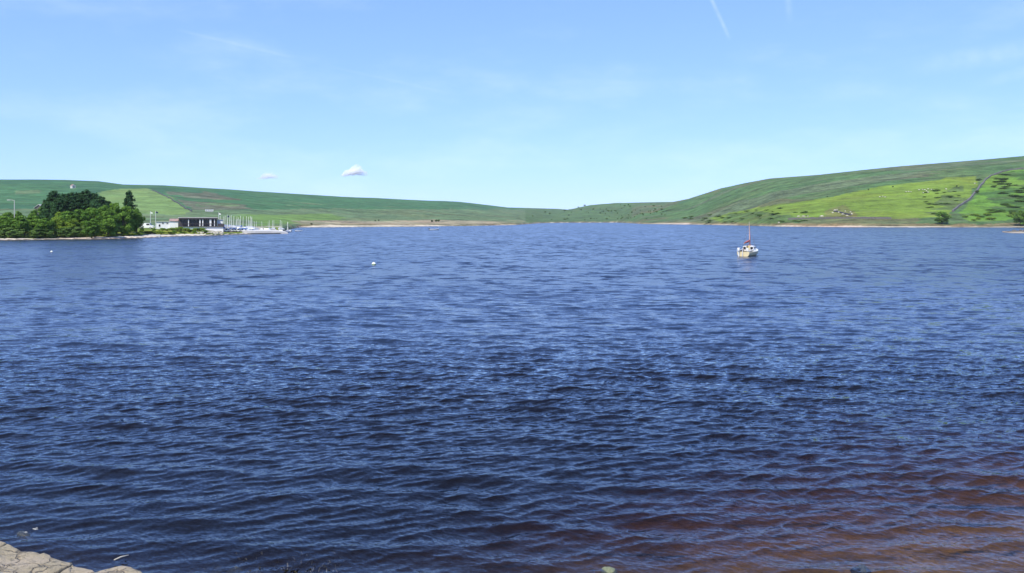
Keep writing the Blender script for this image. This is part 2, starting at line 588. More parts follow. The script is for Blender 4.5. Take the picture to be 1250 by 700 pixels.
LEFT_SKY = [(-500, 212), (0, 219.5), (80, 220), (120, 221.5), (150, 225.5), (200, 226.5), (300, 233), (420, 240.5), (520, 245), (560, 246.5),
            (600, 251), (620, 253.5), (680, 255), (720, 258), (770, 266), (800, 276), (1700, 290)]
MID_SKY = [(-500, 290), (590, 282), (630, 270), (660, 264), (690, 257), (720, 250.5), (750, 248), (800, 247), (840, 246.5), (900, 250), (1000, 255), (1700, 260)]
RIGHT_SKY = [(-500, 290), (740, 280), (780, 264), (800, 254), (815, 248), (840, 243), (860, 236.5), (880, 230), (910, 223.5), (940, 218), (1000, 213.5),
             (1050, 208), (1100, 203), (1150, 199), (1200, 195), (1250, 190.5), (1400, 182), (1700, 178)]
LAYERS = [(LEFT_SKY, [(-500, 1350), (200, 1500), (420, 1800), (520, 2100), (650, 2900), (1700, 3000)], 120, 0.045),
          (MID_SKY, [(-500, 2000), (600, 2300), (700, 2550), (800, 2400), (1000, 2200), (1700, 2000)], 12, 0.05),
          (RIGHT_SKY, [(-500, 2200), (740, 1900), (815, 1750), (900, 1400), (1000, 1250), (1250, 1150), (1700, 1100)], 12, 0.06)]


TOE = [(-500, 330), (200, 380), (300, 430), (360, 520), (420, 590), (500, 632), (580, 710), (630, 840), (648, 1100), (662, 1400), (690, 1580), (752, 1680), (770, 1330), (784, 1060), (850, 905), (900, 770), (950, 628), (1040, 572), (1150, 562), (1250, 556), (1400, 520), (1700, 450)]


def height(u, D):
    """terrain height at image column u (ray through the camera foot) and depth D"""
    X, Y = (u - U0) / F * D, D
    s = D - shore(u) + (5.0 * VN.fbm(X / 30, Y / 30, 4, 0.6) + np.where(D > 450, 16.0, 0.0) * VN2.fbm(X / 70, Y / 90, 3)) * np.minimum(1, D / 150)
    base = 0.085 * np.clip(s, 0, 8) + 1.25 * sstep(s, 8, 30) + 0.004 * np.clip(s - 30, 0, 400)
    z = np.where(s > 0, base, np.maximum(-4.0, s * 0.035))
    for skyl, ridge, toe, fall in LAYERS:
        Dr = interp(u, ridge)
        D0 = np.minimum(interp(u, TOE) + toe, Dr - 100)
        Zr = EYE + (V0 - interp(u, skyl)) / F * Dr
        t = (D - D0) / (Dr - D0)
        tc = np.clip(t, 0, 1)
        e = 0.55 * tc + 0.45 * tc * tc * (3 - 2 * tc)
        b = np.minimum(base, 3.0)
        zl = b + (Zr - b) * e - np.maximum(D - Dr, 0) * fall
        zl = zl + (VN2.fbm(X / 160, Y / 160, 4) * 5.5 + VN.fbm(X / 45, Y / 45, 2) * 0.9) * np.sin(pi * tc) * np.clip(Zr / 40, 0, 1)
        z = np.where((s > 0) & (t > 0), np.maximum(z, zl), z)
    z = np.where((D > shore(u) + 1500) & (z < 4), 4.0, z)
    # shingle spit on the right, joined to the shore outside the frame
    sp = interp(u, [(1212, -0.8), (1222, 0.02), (1236, 0.5), (1260, 0.9), (1320, 1.4), (1700, 2.0)]) * np.clip(1 - np.abs(D - 345) / np.interp(u, [1220, 1260, 1700], [24, 44, 120]), 0, 1) - 0.05 - 0.02 * np.maximum(np.abs(D - 345) - 30, 0)
    sp = sp + 0.10 * VN.fbm(X / 3.0, Y / 3.0, 3)
    sp = np.where((u > 1212) & (np.abs(D - 345) < 160), sp, -9)
    z = np.maximum(z, sp)
    # the lake bed falls away from the near bank
    nb = near_bed(X, Y)
    z = np.where(D < 90, nb, z)
    return z


def near_shore_y(X):
    return np.interp(X, [-60, -12, -7.75, -6.5, -5.5, -4.2, -2.5, 3, 9, 16, 60], [15.2, 13.6, 12.2, 11.5, 11.0, 10.7, 10.45, 10.2, 10.0, 9.8, 9.0])


def near_bed(X, Y):
    s = Y - near_shore_y(X)
    k = np.interp(X, [-12, -5, -1, 3, 6, 10, 30], [0.36, 0.28, 0.20, 0.14, 0.10, 0.065, 0.055])
    z = -k * np.clip(s, 0, 400) - 0.03
    z = z + 0.05 * VN.fbm(X / 1.3, Y / 1.3, 3) * sstep(s, 0.0, 2)
    up = np.minimum(-s * 0.42, 3.3)
    return np.maximum(np.where(s > 0, z, up), -4.0)


def ground(u, D):
    return float(height(np.array([float(u)]), np.array([float(D)]))[0])


def hit(u, v, dmin=None):
    """where the sight line of an image point meets the land: (D, z)"""
    Ds = np.geomspace(dmin or max(95.0, float(shore(u)) - 20), 3400, 3000)
    z = height(np.full_like(Ds, u), Ds)
    ray = EYE + (V0 - v) / F * Ds
    k = np.argmax(z >= ray)
    if z[k] < ray[k]:
        return None
    return float(Ds[k]), float(z[k])


def W(u, D, z=None):
    return Vector(((u - U0) / F * D, D, ground(u, D) if z is None else z))


def vh(v, D):
    """height of an image row at depth D"""
    return EYE + (V0 - v) / F * D


def in_poly(x, y, poly):
    r = np.zeros(x.shape, bool)
    n = len(poly)
    for i in range(n):
        (x1, y1), (x2, y2) = poly[i], poly[(i + 1) % n]
        c = ((y1 > y) != (y2 > y)) & (x < (x2 - x1) * (y - y1) / (y2 - y1 + 1e-9) + x1)
        r ^= c
    return r


def grid_mesh(name, P, mat, smooth=True):
    nr, nc = P.shape[:2]
    me = bpy.data.meshes.new(name)
    idx = np.arange(nr * nc).reshape(nr, nc)
    q = np.stack([idx[:-1, :-1], idx[:-1, 1:], idx[1:, 1:], idx[1:, :-1]], -1).reshape(-1, 4)
    me.vertices.add(nr * nc)
    me.vertices.foreach_set('co', P.reshape(-1).astype(np.float32))
    me.loops.add(q.size)
    me.loops.foreach_set('vertex_index', q.reshape(-1).astype(np.int32))
    me.polygons.add(len(q))
    me.polygons.foreach_set('loop_start', np.arange(0, q.size, 4, dtype=np.int32))
    me.polygons.foreach_set('loop_total', np.full(len(q), 4, np.int32))
    me.materials.append(MATS[mat])
    me.update(calc_edges=True)
    if smooth: me.shade_smooth()
    return me


def attr_f(me, name, arr):
    a = me.attributes.new(name, 'FLOAT', 'POINT')
    a.data.foreach_set('value', arr.reshape(-1).astype(np.float32))


def attr_c(me, name, arr):
    a = me.attributes.new(name, 'FLOAT_COLOR', 'POINT')
    c = np.ones((arr.shape[0] * arr.shape[1], 4), np.float32)
    c[:, :3] = arr.reshape(-1, 3)
    a.data.foreach_set('color', c.reshape(-1))


def build_terrain():
    us = np.concatenate([np.linspace(-500, -20, 40), np.arange(-15, 1266, 2.5), np.linspace(1275, 1700, 40)])
    Ds = np.concatenate([np.geomspace(90, 180, 12)[:-1], np.geomspace(180, 480, 120)[:-1], np.geomspace(480, 1400, 190)[:-1], np.geomspace(1400, 3400, 70), [4200]])
    UU, DD = np.meshgrid(us, Ds)
    Z = height(UU, DD)
    X, Y = (UU - U0) / F * DD, DD
    P = np.stack([X, Y, Z], -1)
    me = grid_mesh('terrain', P, 'land')
    # land cover
    vv = V0 + F * (EYE - Z) / DD
    ju = UU + 9 * VN.fbm(X / 60, Y / 60, 4, 0.7); jv = vv + 3.2 * VN2.fbm(X / 50, Y / 80, 4, 0.7)
    s = DD - shore(UU)
    col = np.zeros(X.shape + (3,)); tus = np.ones(X.shape)

    def setc(mask, c, t):
        col[mask] = c; tus[mask] = t
    n1 = VN.fbm(X / 240, Y / 240, 4)
    setc(np.ones(X.shape, bool), (0.054, 0.138, 0.056), 0.55)                      # grass moor
    setc((UU < 760) & (n1 > 0.12), (0.044, 0.120, 0.054), 0.6)
    setc((UU < 700) & (jv > 255.5), (0.105, 0.165, 0.075), 0.9)                     # rough ground above the far shore
    jw = UU + 60 * VN.fbm(X / 90, Y / 60, 4, 0.65)
    setc((jw < 415) & (jv > 262) & (jv < 274) & (jw > 300), (0.120, 0.205, 0.050), 0.5)
    setc((jw > 370) & (jw < 640) & (jv > 269.5), (0.225, 0.215, 0.125), 1.0)
    setc((jw > 395) & (jw < 630) & (jv > 270.5) & (VN2.fbm(X / 60, Y / 30, 3) > -0.1), (0.300, 0.265, 0.165), 1.0)         # brown marsh by the water
    setc((UU > 640) & (UU < 830) & (DD > 1150), (0.075, 0.135, 0.048), 0.8)
    setc((UU > 690) & (UU < 800) & (jv > 247) & (jv < 252), (0.075, 0.140, 0.045), 0.5)
    setc((UU > 770) & (DD < 1500), (0.072, 0.138, 0.046), 0.9)                      # right hill
    setc((UU > 770) & (DD < 1950) & (jv > 232) & (VN.fbm(X / 90, Y / 130, 3) > 0.02), (0.105, 0.128, 0.052), 1.0)
    setc((UU > 770) & (DD > 900) & (VN2.fbm(X / 190, Y / 45, 3) > 0.10), (0.098, 0.135, 0.064), 1.0)
    fieldR = [(868, 266), (905, 258), (950, 250), (1000, 243), (1050, 233), (1110, 223), (1160, 217), (1192, 216), (1196, 228), (1186, 240), (1168, 254), (1158, 264),
              (1100, 267), (1030, 266), (985, 268), (930, 270), (880, 271)]
    setc(in_poly(ju, jv, fieldR) & (DD > 400), (0.140, 0.215, 0.026), 0.6)
    setc(in_poly(ju, jv, [(1000, 268), (1012, 256), (1030, 251), (1044, 258), (1046, 266)]) & (DD > 400), (0.160, 0.180, 0.045), 0.9)
    setc(in_poly(ju, jv, [(880, 272), (893, 262), (930, 259), (960, 263), (985, 268), (960, 273)]) & (DD > 400), (0.085, 0.140, 0.035), 1.0)
    fieldR2 = [(1206, 216), (1225, 211), (1260, 206), (1400, 200), (1400, 262), (1250, 268), (1180, 272), (1170, 262), (1185, 246), (1200, 230)]
    setc(in_poly(ju, jv, fieldR2) & (DD > 400), (0.105, 0.215, 0.026), 0.8)
    setc(in_poly(ju, jv, fieldR2) & (DD > 400) & (VN.fbm(X / 34, Y / 50, 3) > 0.10), (0.058, 0.125, 0.024), 1.0)
    setc(in_poly(ju, jv, [(1130, 262), (1155, 236), (1178, 226), (1186, 240), (1168, 256)]) & (DD > 400) & (VN2.fbm(X / 20, Y / 20, 2) > -0.1), (0.085, 0.130, 0.032), 1.0)
    setc(in_poly(ju, jv, [(118, 235), (140, 231), (180, 231), (205, 240), (232, 257), (225, 262), (120, 262)]) & (DD > 400), (0.145, 0.230, 0.068), 0.5)  # pale field, left
    setc(in_poly(ju, jv, [(195, 230), (250, 233), (300, 247), (310, 256), (240, 258), (222, 248)]) & (DD > 400) & (VN.fbm(X / 120, Y / 120, 3) > -0.15), (0.110, 0.125, 0.075), 1.0)
    for (a, b, c_, d) in [(20, 52, 233, 238), (240, 420, 248, 252), (500, 530, 263.5, 265.5), (420, 600, 266, 268.5)]:
        setc((ju > a) & (ju < b) & (jv > c_) & (jv < d) & (VN2.fbm(X / 60, Y / 60, 3) > 0.05), (0.10, 0.16, 0.07), 0.8)
    # lakeside grass on the near left shore, gravel and beach at the water line
    setc((UU < 345) & (s < 110) & (s > -1), (0.120, 0.190, 0.030), 0.8)
    setc((UU < 345) & (UU > 95) & (s < 26) & (s > 4), (0.190, 0.240, 0.035), 0.9)
    setc((UU > 252) & (UU < 345) & (s < 90) & (s > 8) & (VN.fbm(X / 9, Y / 9, 3) > -0.1), (0.36, 0.33, 0.27), 0.6)
    bw = 5.0 + 9.0 * VN.fbm(X / 35, Y / 35, 4, 0.6) + np.where(UU > 360, 5.0, 0.0)
    beach = (s < bw) & (s > -8)
    setc(beach, (0.46, 0.40, 0.29), 0.7)
    setc(beach & (UU < 345), (0.58, 0.53, 0.43), 0.4)
    setc((s >= bw) & (s < bw + 14) & (UU > 360), (0.175, 0.150, 0.070), 1.0)
    setc((Z < 0.16) & (s < 4), (0.13, 0.115, 0.085), 0.6)
    setc((UU > 1205) & (DD < 480), (0.30, 0.255, 0.19), 1.0)
    setc(Z < -0.05, (0.07, 0.055, 0.035), 0.6)
    attr_c(me, 'cover', col); attr_f(me, 'tussock', tus)
    tag(link('terrain', me), kind='structure')
    return us


def build_near_bank():
    """the bank the viewer stands on, running down under the water and out as the lake bed"""
    xs = np.concatenate([np.linspace(-95, -14, 30)[:-1], np.linspace(-14, 16, 220), np.linspace(16, 95, 30)[1:]])
    ys = np.concatenate([np.linspace(-14, 7, 14)[:-1], np.linspace(7, 22, 170)[:-1], np.geomspace(22, 96, 40)])
    XX, YY = np.meshgrid(xs, ys)
    Z = near_bed(XX, YY)
    P = np.stack([XX, YY, Z], -1)
    me = grid_mesh('lake_bank', P, 'shore_bed')
    k = sstep(XX + (YY - 11) * 0.35, -1.5, 6.0)[..., None]
    col = (1 - k) * np.array([0.050, 0.044, 0.032]) + k * np.array([0.60, 0.40, 0.095])
    dry = sstep(Z, 0.05, 0.3)[..., None]
    col = (1 - dry) * col + dry * np.array([0.30, 0.27, 0.20])
    attr_c(me, 'cover', col)
    tag(link('lake_bank', me), kind='structure')


# ------------------------------------------------------------------ the water: wind waves as real relief, fading to fine slopes far out
def sea(N, L, lp, lmin, lmax, wdir, spread, slope, seed):
    rng = np.random.default_rng(seed)
    k1 = np.fft.fftfreq(N, L / N) * 2 * pi
    KX, KY = np.meshgrid(k1, k1, indexing='ij')
    K = np.hypot(KX, KY); K[0, 0] = 1e-6
    kp = 2 * pi / lp
    S = K ** -4.0 * np.exp(-(kp / K) ** 2 * 1.1)
    c = (KX * sin(wdir) + KY * cos(wdir)) / K
    S = S * (np.abs(c) ** spread + 0.02)
    S = S * (K < 2 * pi / lmin) * (K > 2 * pi / lmax)
    S[0, 0] = 0
    ph = rng.normal(size=(N, N)) + 1j * rng.normal(size=(N, N))
    A = ph * np.sqrt(S)
    h = np.fft.ifft2(A).real
    sx, sy = np.fft.ifft2(1j * KX * A).real, np.fft.ifft2(1j * KY * A).real
    dx, dy = np.fft.ifft2(1j * KX / K * A).real, np.fft.ifft2(1j * KY / K * A).real
    k = slope / np.sqrt((sx ** 2 + sy ** 2).mean())
    return h * k, dx * k, dy * k


def sample(fields, L, X, Y):
    N = fields[0].shape[0]
    fx, fy = X / L * N, Y / L * N
    xi, yi = np.floor(fx).astype(int), np.floor(fy).astype(int)
    ax, ay = fx - xi, fy - yi
    x0, x1, y0, y1 = xi % N, (xi + 1) % N, yi % N, (yi + 1) % N
    return [f[x0, y0] * (1 - ax) * (1 - ay) + f[x1, y0] * ax * (1 - ay) + f[x0, y1] * (1 - ax) * ay + f[x1, y1] * ax * ay for f in fields]


def build_water():
    us = np.concatenate([np.linspace(-520, -60, 30)[:-1], np.linspace(-50, 1300, 980), np.linspace(1310, 1720, 30)[1:]])
    vpx = np.concatenate([np.linspace(1000, 720, 60)[:-1], np.linspace(720, 272.2, 900), [271.6, 271.0, 270.4]])
    Ds = EYE * F / (vpx - V0)
    dD = np.gradient(Ds)
    UU, DD = np.meshgrid(us, Ds)
    sp = np.broadcast_to(dD[:, None], UU.shape)
    X, Y = (UU - U0) / F * DD, DD.copy()
    w1 = 1 - sstep(sp, 0.22, 0.60); w2 = 1 - sstep(sp, 0.07, 0.20); w3 = 1 - sstep(sp, 0.020, 0.055)
    outer = np.clip(np.minimum(UU + 90, 1340 - UU) / 40, 0, 1)
    w2, w3 = w2 * outer, w3 * outer
    Z = np.zeros_like(X); OX = np.zeros_like(X); OY = np.zeros_like(X)
    lull = 0.88 + 0.35 * VN.fbm(X / 9, Y / 4, 2)
    shelter = 0.45 + 0.55 * sstep(Y - near_shore_y(X), 0.2, 4.0)
    # (lull and shelter: the wind is patchy and dies against the stones)
    for fld, L, w, ch, rot in [(sea(512, 46.0, 1.55, 0.65, 4.5, radians(3), 16, SL1, 11), 46.0, w1, 1.25, 0.05),
                               (sea(512, 17.3, 0.48, 0.20, 0.85, radians(-8), 11, SL2, 12), 17.3, w2, 1.2, -0.31),
                               (sea(512, 6.1, 0.18, 0.05, 0.26, radians(14), 4, SL3, 13), 6.1, w3, 0.8, 0.43)]:
        rx, ry = X * cos(rot) - Y * sin(rot), X * sin(rot) + Y * cos(rot)
        h, dx, dy = sample(fld, L, rx, ry)
        k = w * lull * shelter
        Z += h * k
        OX += ch * k * (dx * cos(rot) + dy * sin(rot)); OY += ch * k * (-dx * sin(rot) + dy * cos(rot))
    P = np.stack([X + OX, Y + OY, Z], -1)
    # closed body: skirt ring and floor
    nr, nc = UU.shape
    me = bpy.data.meshes.new('water')
    idx = np.arange(nr * nc).reshape(nr, nc)
    q = np.stack([idx[:-1, :-1], idx[:-1, 1:], idx[1:, 1:], idx[1:, :-1]], -1).reshape(-1, 4)
    ring = np.concatenate([idx[0, :], idx[1:, -1], idx[-1, -2::-1], idx[-2:0:-1, 0]])
    nb = len(ring)
    V = P.reshape(-1, 3)
    low = V[ring].copy(); low[:, 2] = -7.0
    base = len(V)
    lowi = base + np.arange(nb)
    side = np.stack([ring, lowi, np.roll(lowi, -1), np.roll(ring, -1)], -1)
    ctr = base + nb
    allv = np.concatenate([V, low, [[0.0, 400.0, -7.0]]])
    tri = np.stack([lowi, np.full(nb, ctr), np.roll(lowi, -1)], -1)
    loops = np.concatenate([q.reshape(-1), side.reshape(-1), tri.reshape(-1)]).astype(np.int32)
    tot = np.concatenate([np.full(len(q) + nb, 4), np.full(nb, 3)]).astype(np.int32)
    st = np.concatenate([[0], np.cumsum(tot)[:-1]]).astype(np.int32)
    me.vertices.add(len(allv)); me.vertices.foreach_set('co', allv.reshape(-1).astype(np.float32))
    me.loops.add(len(loops)); me.loops.foreach_set('vertex_index', loops)
    me.polygons.add(len(tot)); me.polygons.foreach_set('loop_start', st); me.polygons.foreach_set('loop_total', tot)
    me.materials.append(MATS['peaty_water'])
    me.update(calc_edges=True)
    sm = np.zeros(len(tot), bool); sm[:len(q)] = True
    me.polygons.foreach_set('use_smooth', sm)
    pad = np.zeros(nb + 1)
    for nm, w in (('fade_swell', w1), ('fade_chop', w2), ('fade_ripple', w3)):
        a = np.concatenate([np.sqrt(np.clip(1 - w * w, 0, 1)).reshape(-1), pad])
        at = me.attributes.new(nm, 'FLOAT', 'POINT')
        at.data.foreach_set('value', a.astype(np.float32))
    tag(link('water', me), kind='structure')


build_terrain()
build_near_bank()
build_water()

# ------------------------------------------------------------------ foliage
def leaf_cloud(name, mat, pts, nrm, size, rng, tint):
    """many small leaf-clump faces in one crown mesh"""
    n = len(pts)
    a = np.cross(nrm, rng.normal(size=(n, 3))); a /= np.linalg.norm(a, axis=1)[:, None] + 1e-9
    b = np.cross(nrm, a)
    sz = size * rng.uniform(0.6, 1.4, n)[:, None]
    bend = nrm * sz * 0.35
    V = np.stack([pts - a * sz, pts - b * sz * 0.55 + bend, pts + a * sz, pts + b * sz * 0.55 + bend], 1).reshape(-1, 3)
    me = bpy.data.meshes.new(name)
    me.vertices.add(4 * n); me.vertices.foreach_set('co', V.reshape(-1).astype(np.float32))
    me.loops.add(4 * n); me.loops.foreach_set('vertex_index', np.arange(4 * n, dtype=np.int32))
    me.polygons.add(n)
    me.polygons.foreach_set('loop_start', np.arange(0, 4 * n, 4, dtype=np.int32))
    me.polygons.foreach_set('loop_total', np.full(n, 4, np.int32))
    me.materials.append(MATS[mat]); me.update(calc_edges=True)
    t = me.attributes.new('tint', 'FLOAT', 'POINT')
    t.data.foreach_set('value', np.repeat(tint, 4).astype(np.float32))
    return me


def unit(rng, n):
    v = rng.normal(size=(n, 3))
    return v / np.linalg.norm(v, axis=1)[:, None]


def broadleaf_data(seed, mat, h=6.0, w=5.0, low=0.12, clumps=46, leaves=95, size=0.17):
    rng = np.random.default_rng(seed)
    c = []
    while len(c) < clumps:
        p = rng.uniform(-1, 1, 3)
        r = np.linalg.norm(p)
        if r < 1 and r > 0.35:
            wv = 1.0 + 0.22 * sin(3 * math.atan2(p[1], p[0]) + seed) + 0.12 * sin(5 * math.atan2(p[1], p[0]) + 2 * seed)
            zz = low + (1 - low) * (p[2] * 0.5 + 0.5)
            taper = 1.0 - 0.42 * max(0, zz - 0.55)
            c.append([p[0] * w / 2 * 0.86 * wv * taper, p[1] * w / 2 * 0.86 * wv * taper, zz * h * 0.93])
    c = np.array(c)
    P, N, T = [], [], []
    for i, q in enumerate(c):
        rad = rng.uniform(0.10, 0.19) * w
        d = unit(rng, leaves)
        d[:, 2] = d[:, 2] * 0.8 + 0.12
        pts = q + d * (rad * rng.uniform(0.55, 1.05, leaves))[:, None] * np.array([1, 1, 0.72])
        P.append(pts)
        nn = d + rng.normal(size=d.shape) * 0.45
        N.append(nn / np.linalg.norm(nn, axis=1)[:, None])
        T.append(np.clip(rng.uniform(0.15, 0.65) + rng.normal(0, 0.14, leaves), 0, 1))
    P, N, T = np.concatenate(P), np.concatenate(N), np.concatenate(T)
    P[:, 2] = np.maximum(P[:, 2], 0.08 + rng.uniform(0, 0.3, len(P)))
    crown = leaf_cloud('crown', mat, P, N, size * h / 6.0 + 0.03, rng, T)
    tr = MB()
    tr.tube([(0, 0, -0.4), (0.05, 0.02, h * 0.2), (-0.05, 0.06, h * 0.5), (0.02, 0, h * 0.8)], [0.035 * h, 0.028 * h, 0.018 * h, 0.006 * h], 8)
    for k in range(7):
        a = k * 2.4 + seed
        z0 = h * (0.16 + 0.075 * k)
        q = c[(k * 5) % len(c)]
        tr.tube([(0, 0, z0), (q[0] * 0.5, q[1] * 0.5, (z0 + q[2]) / 2 + 0.1), tuple(q)], [0.014 * h, 0.009 * h, 0.003 * h], 6)
    return tr.data('trunk', 'bark', True), crown


def conifer_data(seed, h=12.0, w=6.0, leaves=5200, mat='needle_dark', shape=0.75, bare=0.12):
    rng = np.random.default_rng(seed)
    tr = MB()
    tr.tube([(0, 0, -0.5), (0.04, 0, h * 0.5), (0, 0.03, h * 0.985)], [0.022 * h, 0.014 * h, 0.003 * h], 8)
    P, N, T = [], [], []
    nb = 62
    for i in range(nb):
        t = (i + rng.uniform(0, 0.6)) / nb
        z = h * (bare + (1 - bare) * t)
        ln = w / 2 * (1 - t) ** shape * rng.uniform(0.62, 1.12) + 0.18
        if t < 0.12: ln *= 0.7
        a = i * 2.39996 + rng.uniform(-0.3, 0.3)
        d = np.array([cos(a), sin(a), 0.0])
        tip = d * ln + np.array([0, 0, z + ln * rng.uniform(-0.12, 0.22)])
        tr.tube([(0, 0, z), tuple(tip)], [0.006 * h * (1 - t * 0.7), 0.02], 5)
        m = int(leaves / nb * (0.4 + ln / (w / 2)))
        s = rng.uniform(0.15, 1.0, m) ** 0.7
        pts = np.array([0, 0, z]) + (tip - np.array([0, 0, z])) * s[:, None]
        side = np.array([-d[1], d[0], 0])
        pts = pts + side * (rng.normal(0, 0.22, m) * ln * (1.15 - s))[:, None] + rng.normal(0, 1, (m, 3)) * np.array([0.16, 0.16, 0.20])
        nn = np.array([0, 0, 1.0]) + d * 0.5 + rng.normal(size=(m, 3)) * 0.6
        P.append(pts); N.append(nn / np.linalg.norm(nn, axis=1)[:, None])
        T.append(np.clip(rng.uniform(0.1, 0.7) + rng.normal(0, 0.12, m), 0, 1))
    P, N, T = np.concatenate(P), np.concatenate(N), np.concatenate(T)
    return tr.data('trunk', 'bark', True), leaf_cloud('crown', mat, P, N, 0.21, rng, T)


def shrub_data(seed, mat, h=2.0, w=3.2, clumps=15, leaves=55, size=0.15):
    rng = np.random.default_rng(seed)
    P, N, T = [], [], []
    st = MB()
    for i in range(clumps):
        a, r = rng.uniform(0, 2 * pi), sqrt(rng.uniform(0, 1)) * w / 2 * 0.78
        hz = h * (1 - 0.55 * (r / (w / 2)) ** 2) * rng.uniform(0.5, 0.85)
        q = np.array([r * cos(a), r * sin(a) * 0.9, hz])
        rad = rng.uniform(0.13, 0.22) * w
        d = unit(rng, leaves)
        pts = q + d * (rad * rng.uniform(0.5, 1.05, leaves))[:, None] * np.array([1, 1, 0.75])
        P.append(pts)
        nn = d + np.array([0, 0, 0.3]) + rng.normal(size=d.shape) * 0.4
        N.append(nn / np.linalg.norm(nn, axis=1)[:, None])
        T.append(np.clip(rng.uniform(0.1, 0.7) + rng.normal(0, 0.12, leaves), 0, 1))
        st.tube([(0.2 * cos(a), 0.2 * sin(a), -0.3), tuple(q * [0.6, 0.6, 0.6]), tuple(q)], [0.05, 0.03, 0.012], 5)
    P, N, T = np.concatenate(P), np.concatenate(N), np.concatenate(T)
    P[:, 2] = np.abs(P[:, 2]) * 0.98 + 0.02
    return st.data('stem', 'bark', True), leaf_cloud('foliage', mat, P, N, size, rng, T)


BROAD = {'leaf_green': [broadleaf_data(s, 'leaf_green') for s in (1, 2, 3)],
         'needle_dark': [broadleaf_data(s, 'needle_dark', clumps=60) for s in (8, 9)],
         'leaf_bright': [broadleaf_data(s, 'leaf_bright') for s in (4, 5)],
         'leaf_willow': [broadleaf_data(s, 'leaf_willow', low=0.03) for s in (6, 7)]}
CONIF = [conifer_data(21, shape=0.62), conifer_data(22, shape=0.38, bare=0.2, leaves=7000), conifer_data(23, shape=0.45, leaves=7000)]
SHRUB = {'bracken': [shrub_data(s, 'bracken', clumps=20) for s in (38, 39, 40)],
         'scrub_dark': [shrub_data(s, 'scrub_dark') for s in (31, 32, 33)],
         'leaf_bright': [shrub_data(s, 'leaf_bright') for s in (34, 35)],
         'leaf_green': [shrub_data(s, 'leaf_green') for s in (36, 37)]}
rnd = random.Random(5)
RND = np.random.default_rng(77)


def tree(kind, u, D, vtop, wpx, label, group=None, cat='tree', name=None, seed=0):
    z0 = ground(u, D)
    h = vh(vtop, D) - z0
    w = wpx / F * D
    if kind == 'conifer':
        tr, cr = CONIF[seed % 3]
        s = (w / 6.0, w / 6.0, h / 12.0); nm = 'conifer_tree'
    else:
        tr, cr = BROAD[kind][seed % len(BROAD[kind])]
        s = (w / 5.0, w / 5.0, h / 6.0); nm = 'broadleaf_tree'
    e = empty(name or nm, W(u, D, z0), rnd.uniform(0, 6.28), label, cat, group, scale=s)
    link('trunk', tr, e); link('crown', cr, e)
    return e


def shrub(mat, u, D, h, w, label, group=None, seed=0, name='shrub', cat='shrub'):
    st, fo = SHRUB[mat][seed % len(SHRUB[mat])]
    e = empty(name, W(u, D), rnd.uniform(0, 6.28), label, cat, group, scale=(w / 3.2, w / 3.2, h / 2.0))
    link('stem', st, e); link('foliage', fo, e)
    return e


# the wood on the left shore
PINE_L = 'dark green conifer in the group rising above the lakeside wood'
for i, (u, D, vt, w) in enumerate([(58, 250, 245, 18), (66, 244, 234, 23), (78, 252, 238, 20), (87, 240, 236, 22), (96, 252, 236.5, 20), (105, 243, 233, 24),
                                   (114, 250, 237, 21), (123, 246, 240.5, 22), (72, 236, 243, 18), (132, 250, 246, 15)]):
    l, q = (('tall dark conifer topping the skyline of the lakeside wood', 'tall conifers topping the wood') if vt < 236 else
            (PINE_L, 'conifers in the lakeside wood') if vt < 241 else ('shorter dark conifer at the edge of the conifer group in the wood', 'shorter conifers at the edge of the group'))
    tree('conifer', u, D, vt, w * 1.3, l, q, seed=1 + i % 2)
tree('conifer', 157.5, 243, 234, 21, 'lone pointed conifer at the clubhouse end of the wood', seed=2)
for i, (u, D, vt, w) in enumerate([(71, 240, 239, 22), (84, 246, 241, 24), (101, 247, 238, 24), (118, 242, 243, 24), (62, 247, 243, 20), (128, 247, 246, 18)]):
    tree('needle_dark', u, D, vt, w, 'round-headed dark evergreen between the pointed conifers of the wood', 'dark evergreens in the lakeside wood', seed=i)
BL = 'rounded mid-green tree on the water side of the wood'
for i, (u, D, vt, w) in enumerate([(6, 214, 263, 30), (24, 212, 262, 30), (40, 216, 263, 28), (56, 214, 265, 28), (-16, 210, 262, 32), (82, 222, 257, 30), (98, 224, 254, 28),
                                   (113, 223, 252, 30), (128, 226, 250, 28), (142, 232, 246, 28), (156, 236, 250, 26), (167, 240, 254, 18), (-40, 205, 260, 34), (150, 230, 258, 24), (132, 222, 262, 24), (112, 217, 266, 22)]):
    l, q = ((BL + ', at the street lamp end', 'trees at the street lamp end of the wood') if u < 60 else
            (BL + ', below the dark conifers', 'trees below the dark conifers') if u < 125 else
            (BL + ', at the lone conifer end', 'trees at the lone conifer end of the wood'))
    tree('leaf_green', u, D, vt, w, l, q, seed=i)
YL = 'yellow-green tree lit in the middle of the lakeside wood'
for i, (u, D, vt, w) in enumerate([(70, 218, 265, 24), (86, 218, 268, 22), (76, 226, 258, 20)]):
    tree('leaf_bright', u, D, vt, w, YL, 'yellow-green trees of the lakeside wood', seed=i)
WL = 'low grey-green willow leaning over the pale beach below the wood'
for i, (u, D, vt, w) in enumerate([(12, 209, 277, 22), (30, 211, 277, 24), (48, 212, 278, 22), (64, 214, 277, 20), (80, 216, 277, 20), (94, 218, 276, 20), (104, 220, 275, 18), (-8, 207, 276, 22), (-30, 203, 275, 24),
                                   (122, 224, 272, 18), (137, 228, 271, 18), (152, 233, 270, 16)]):
    tree('leaf_willow', u, D, vt, w, WL, 'willows above the beach', seed=i, name='willow_tree')
for i, (u, D, vt, w) in enumerate([(10, 262, 258, 16), (22, 270, 257.5, 14), (4, 255, 260, 14), (50, 280, 251, 16), (41, 276, 256, 14), (58, 270, 252, 14)]):
    tree('leaf_green', u, D, vt, w, 'dark scrubby tree behind the wood beside the street lamp', 'scrubby trees by the street lamp', seed=i + 1)

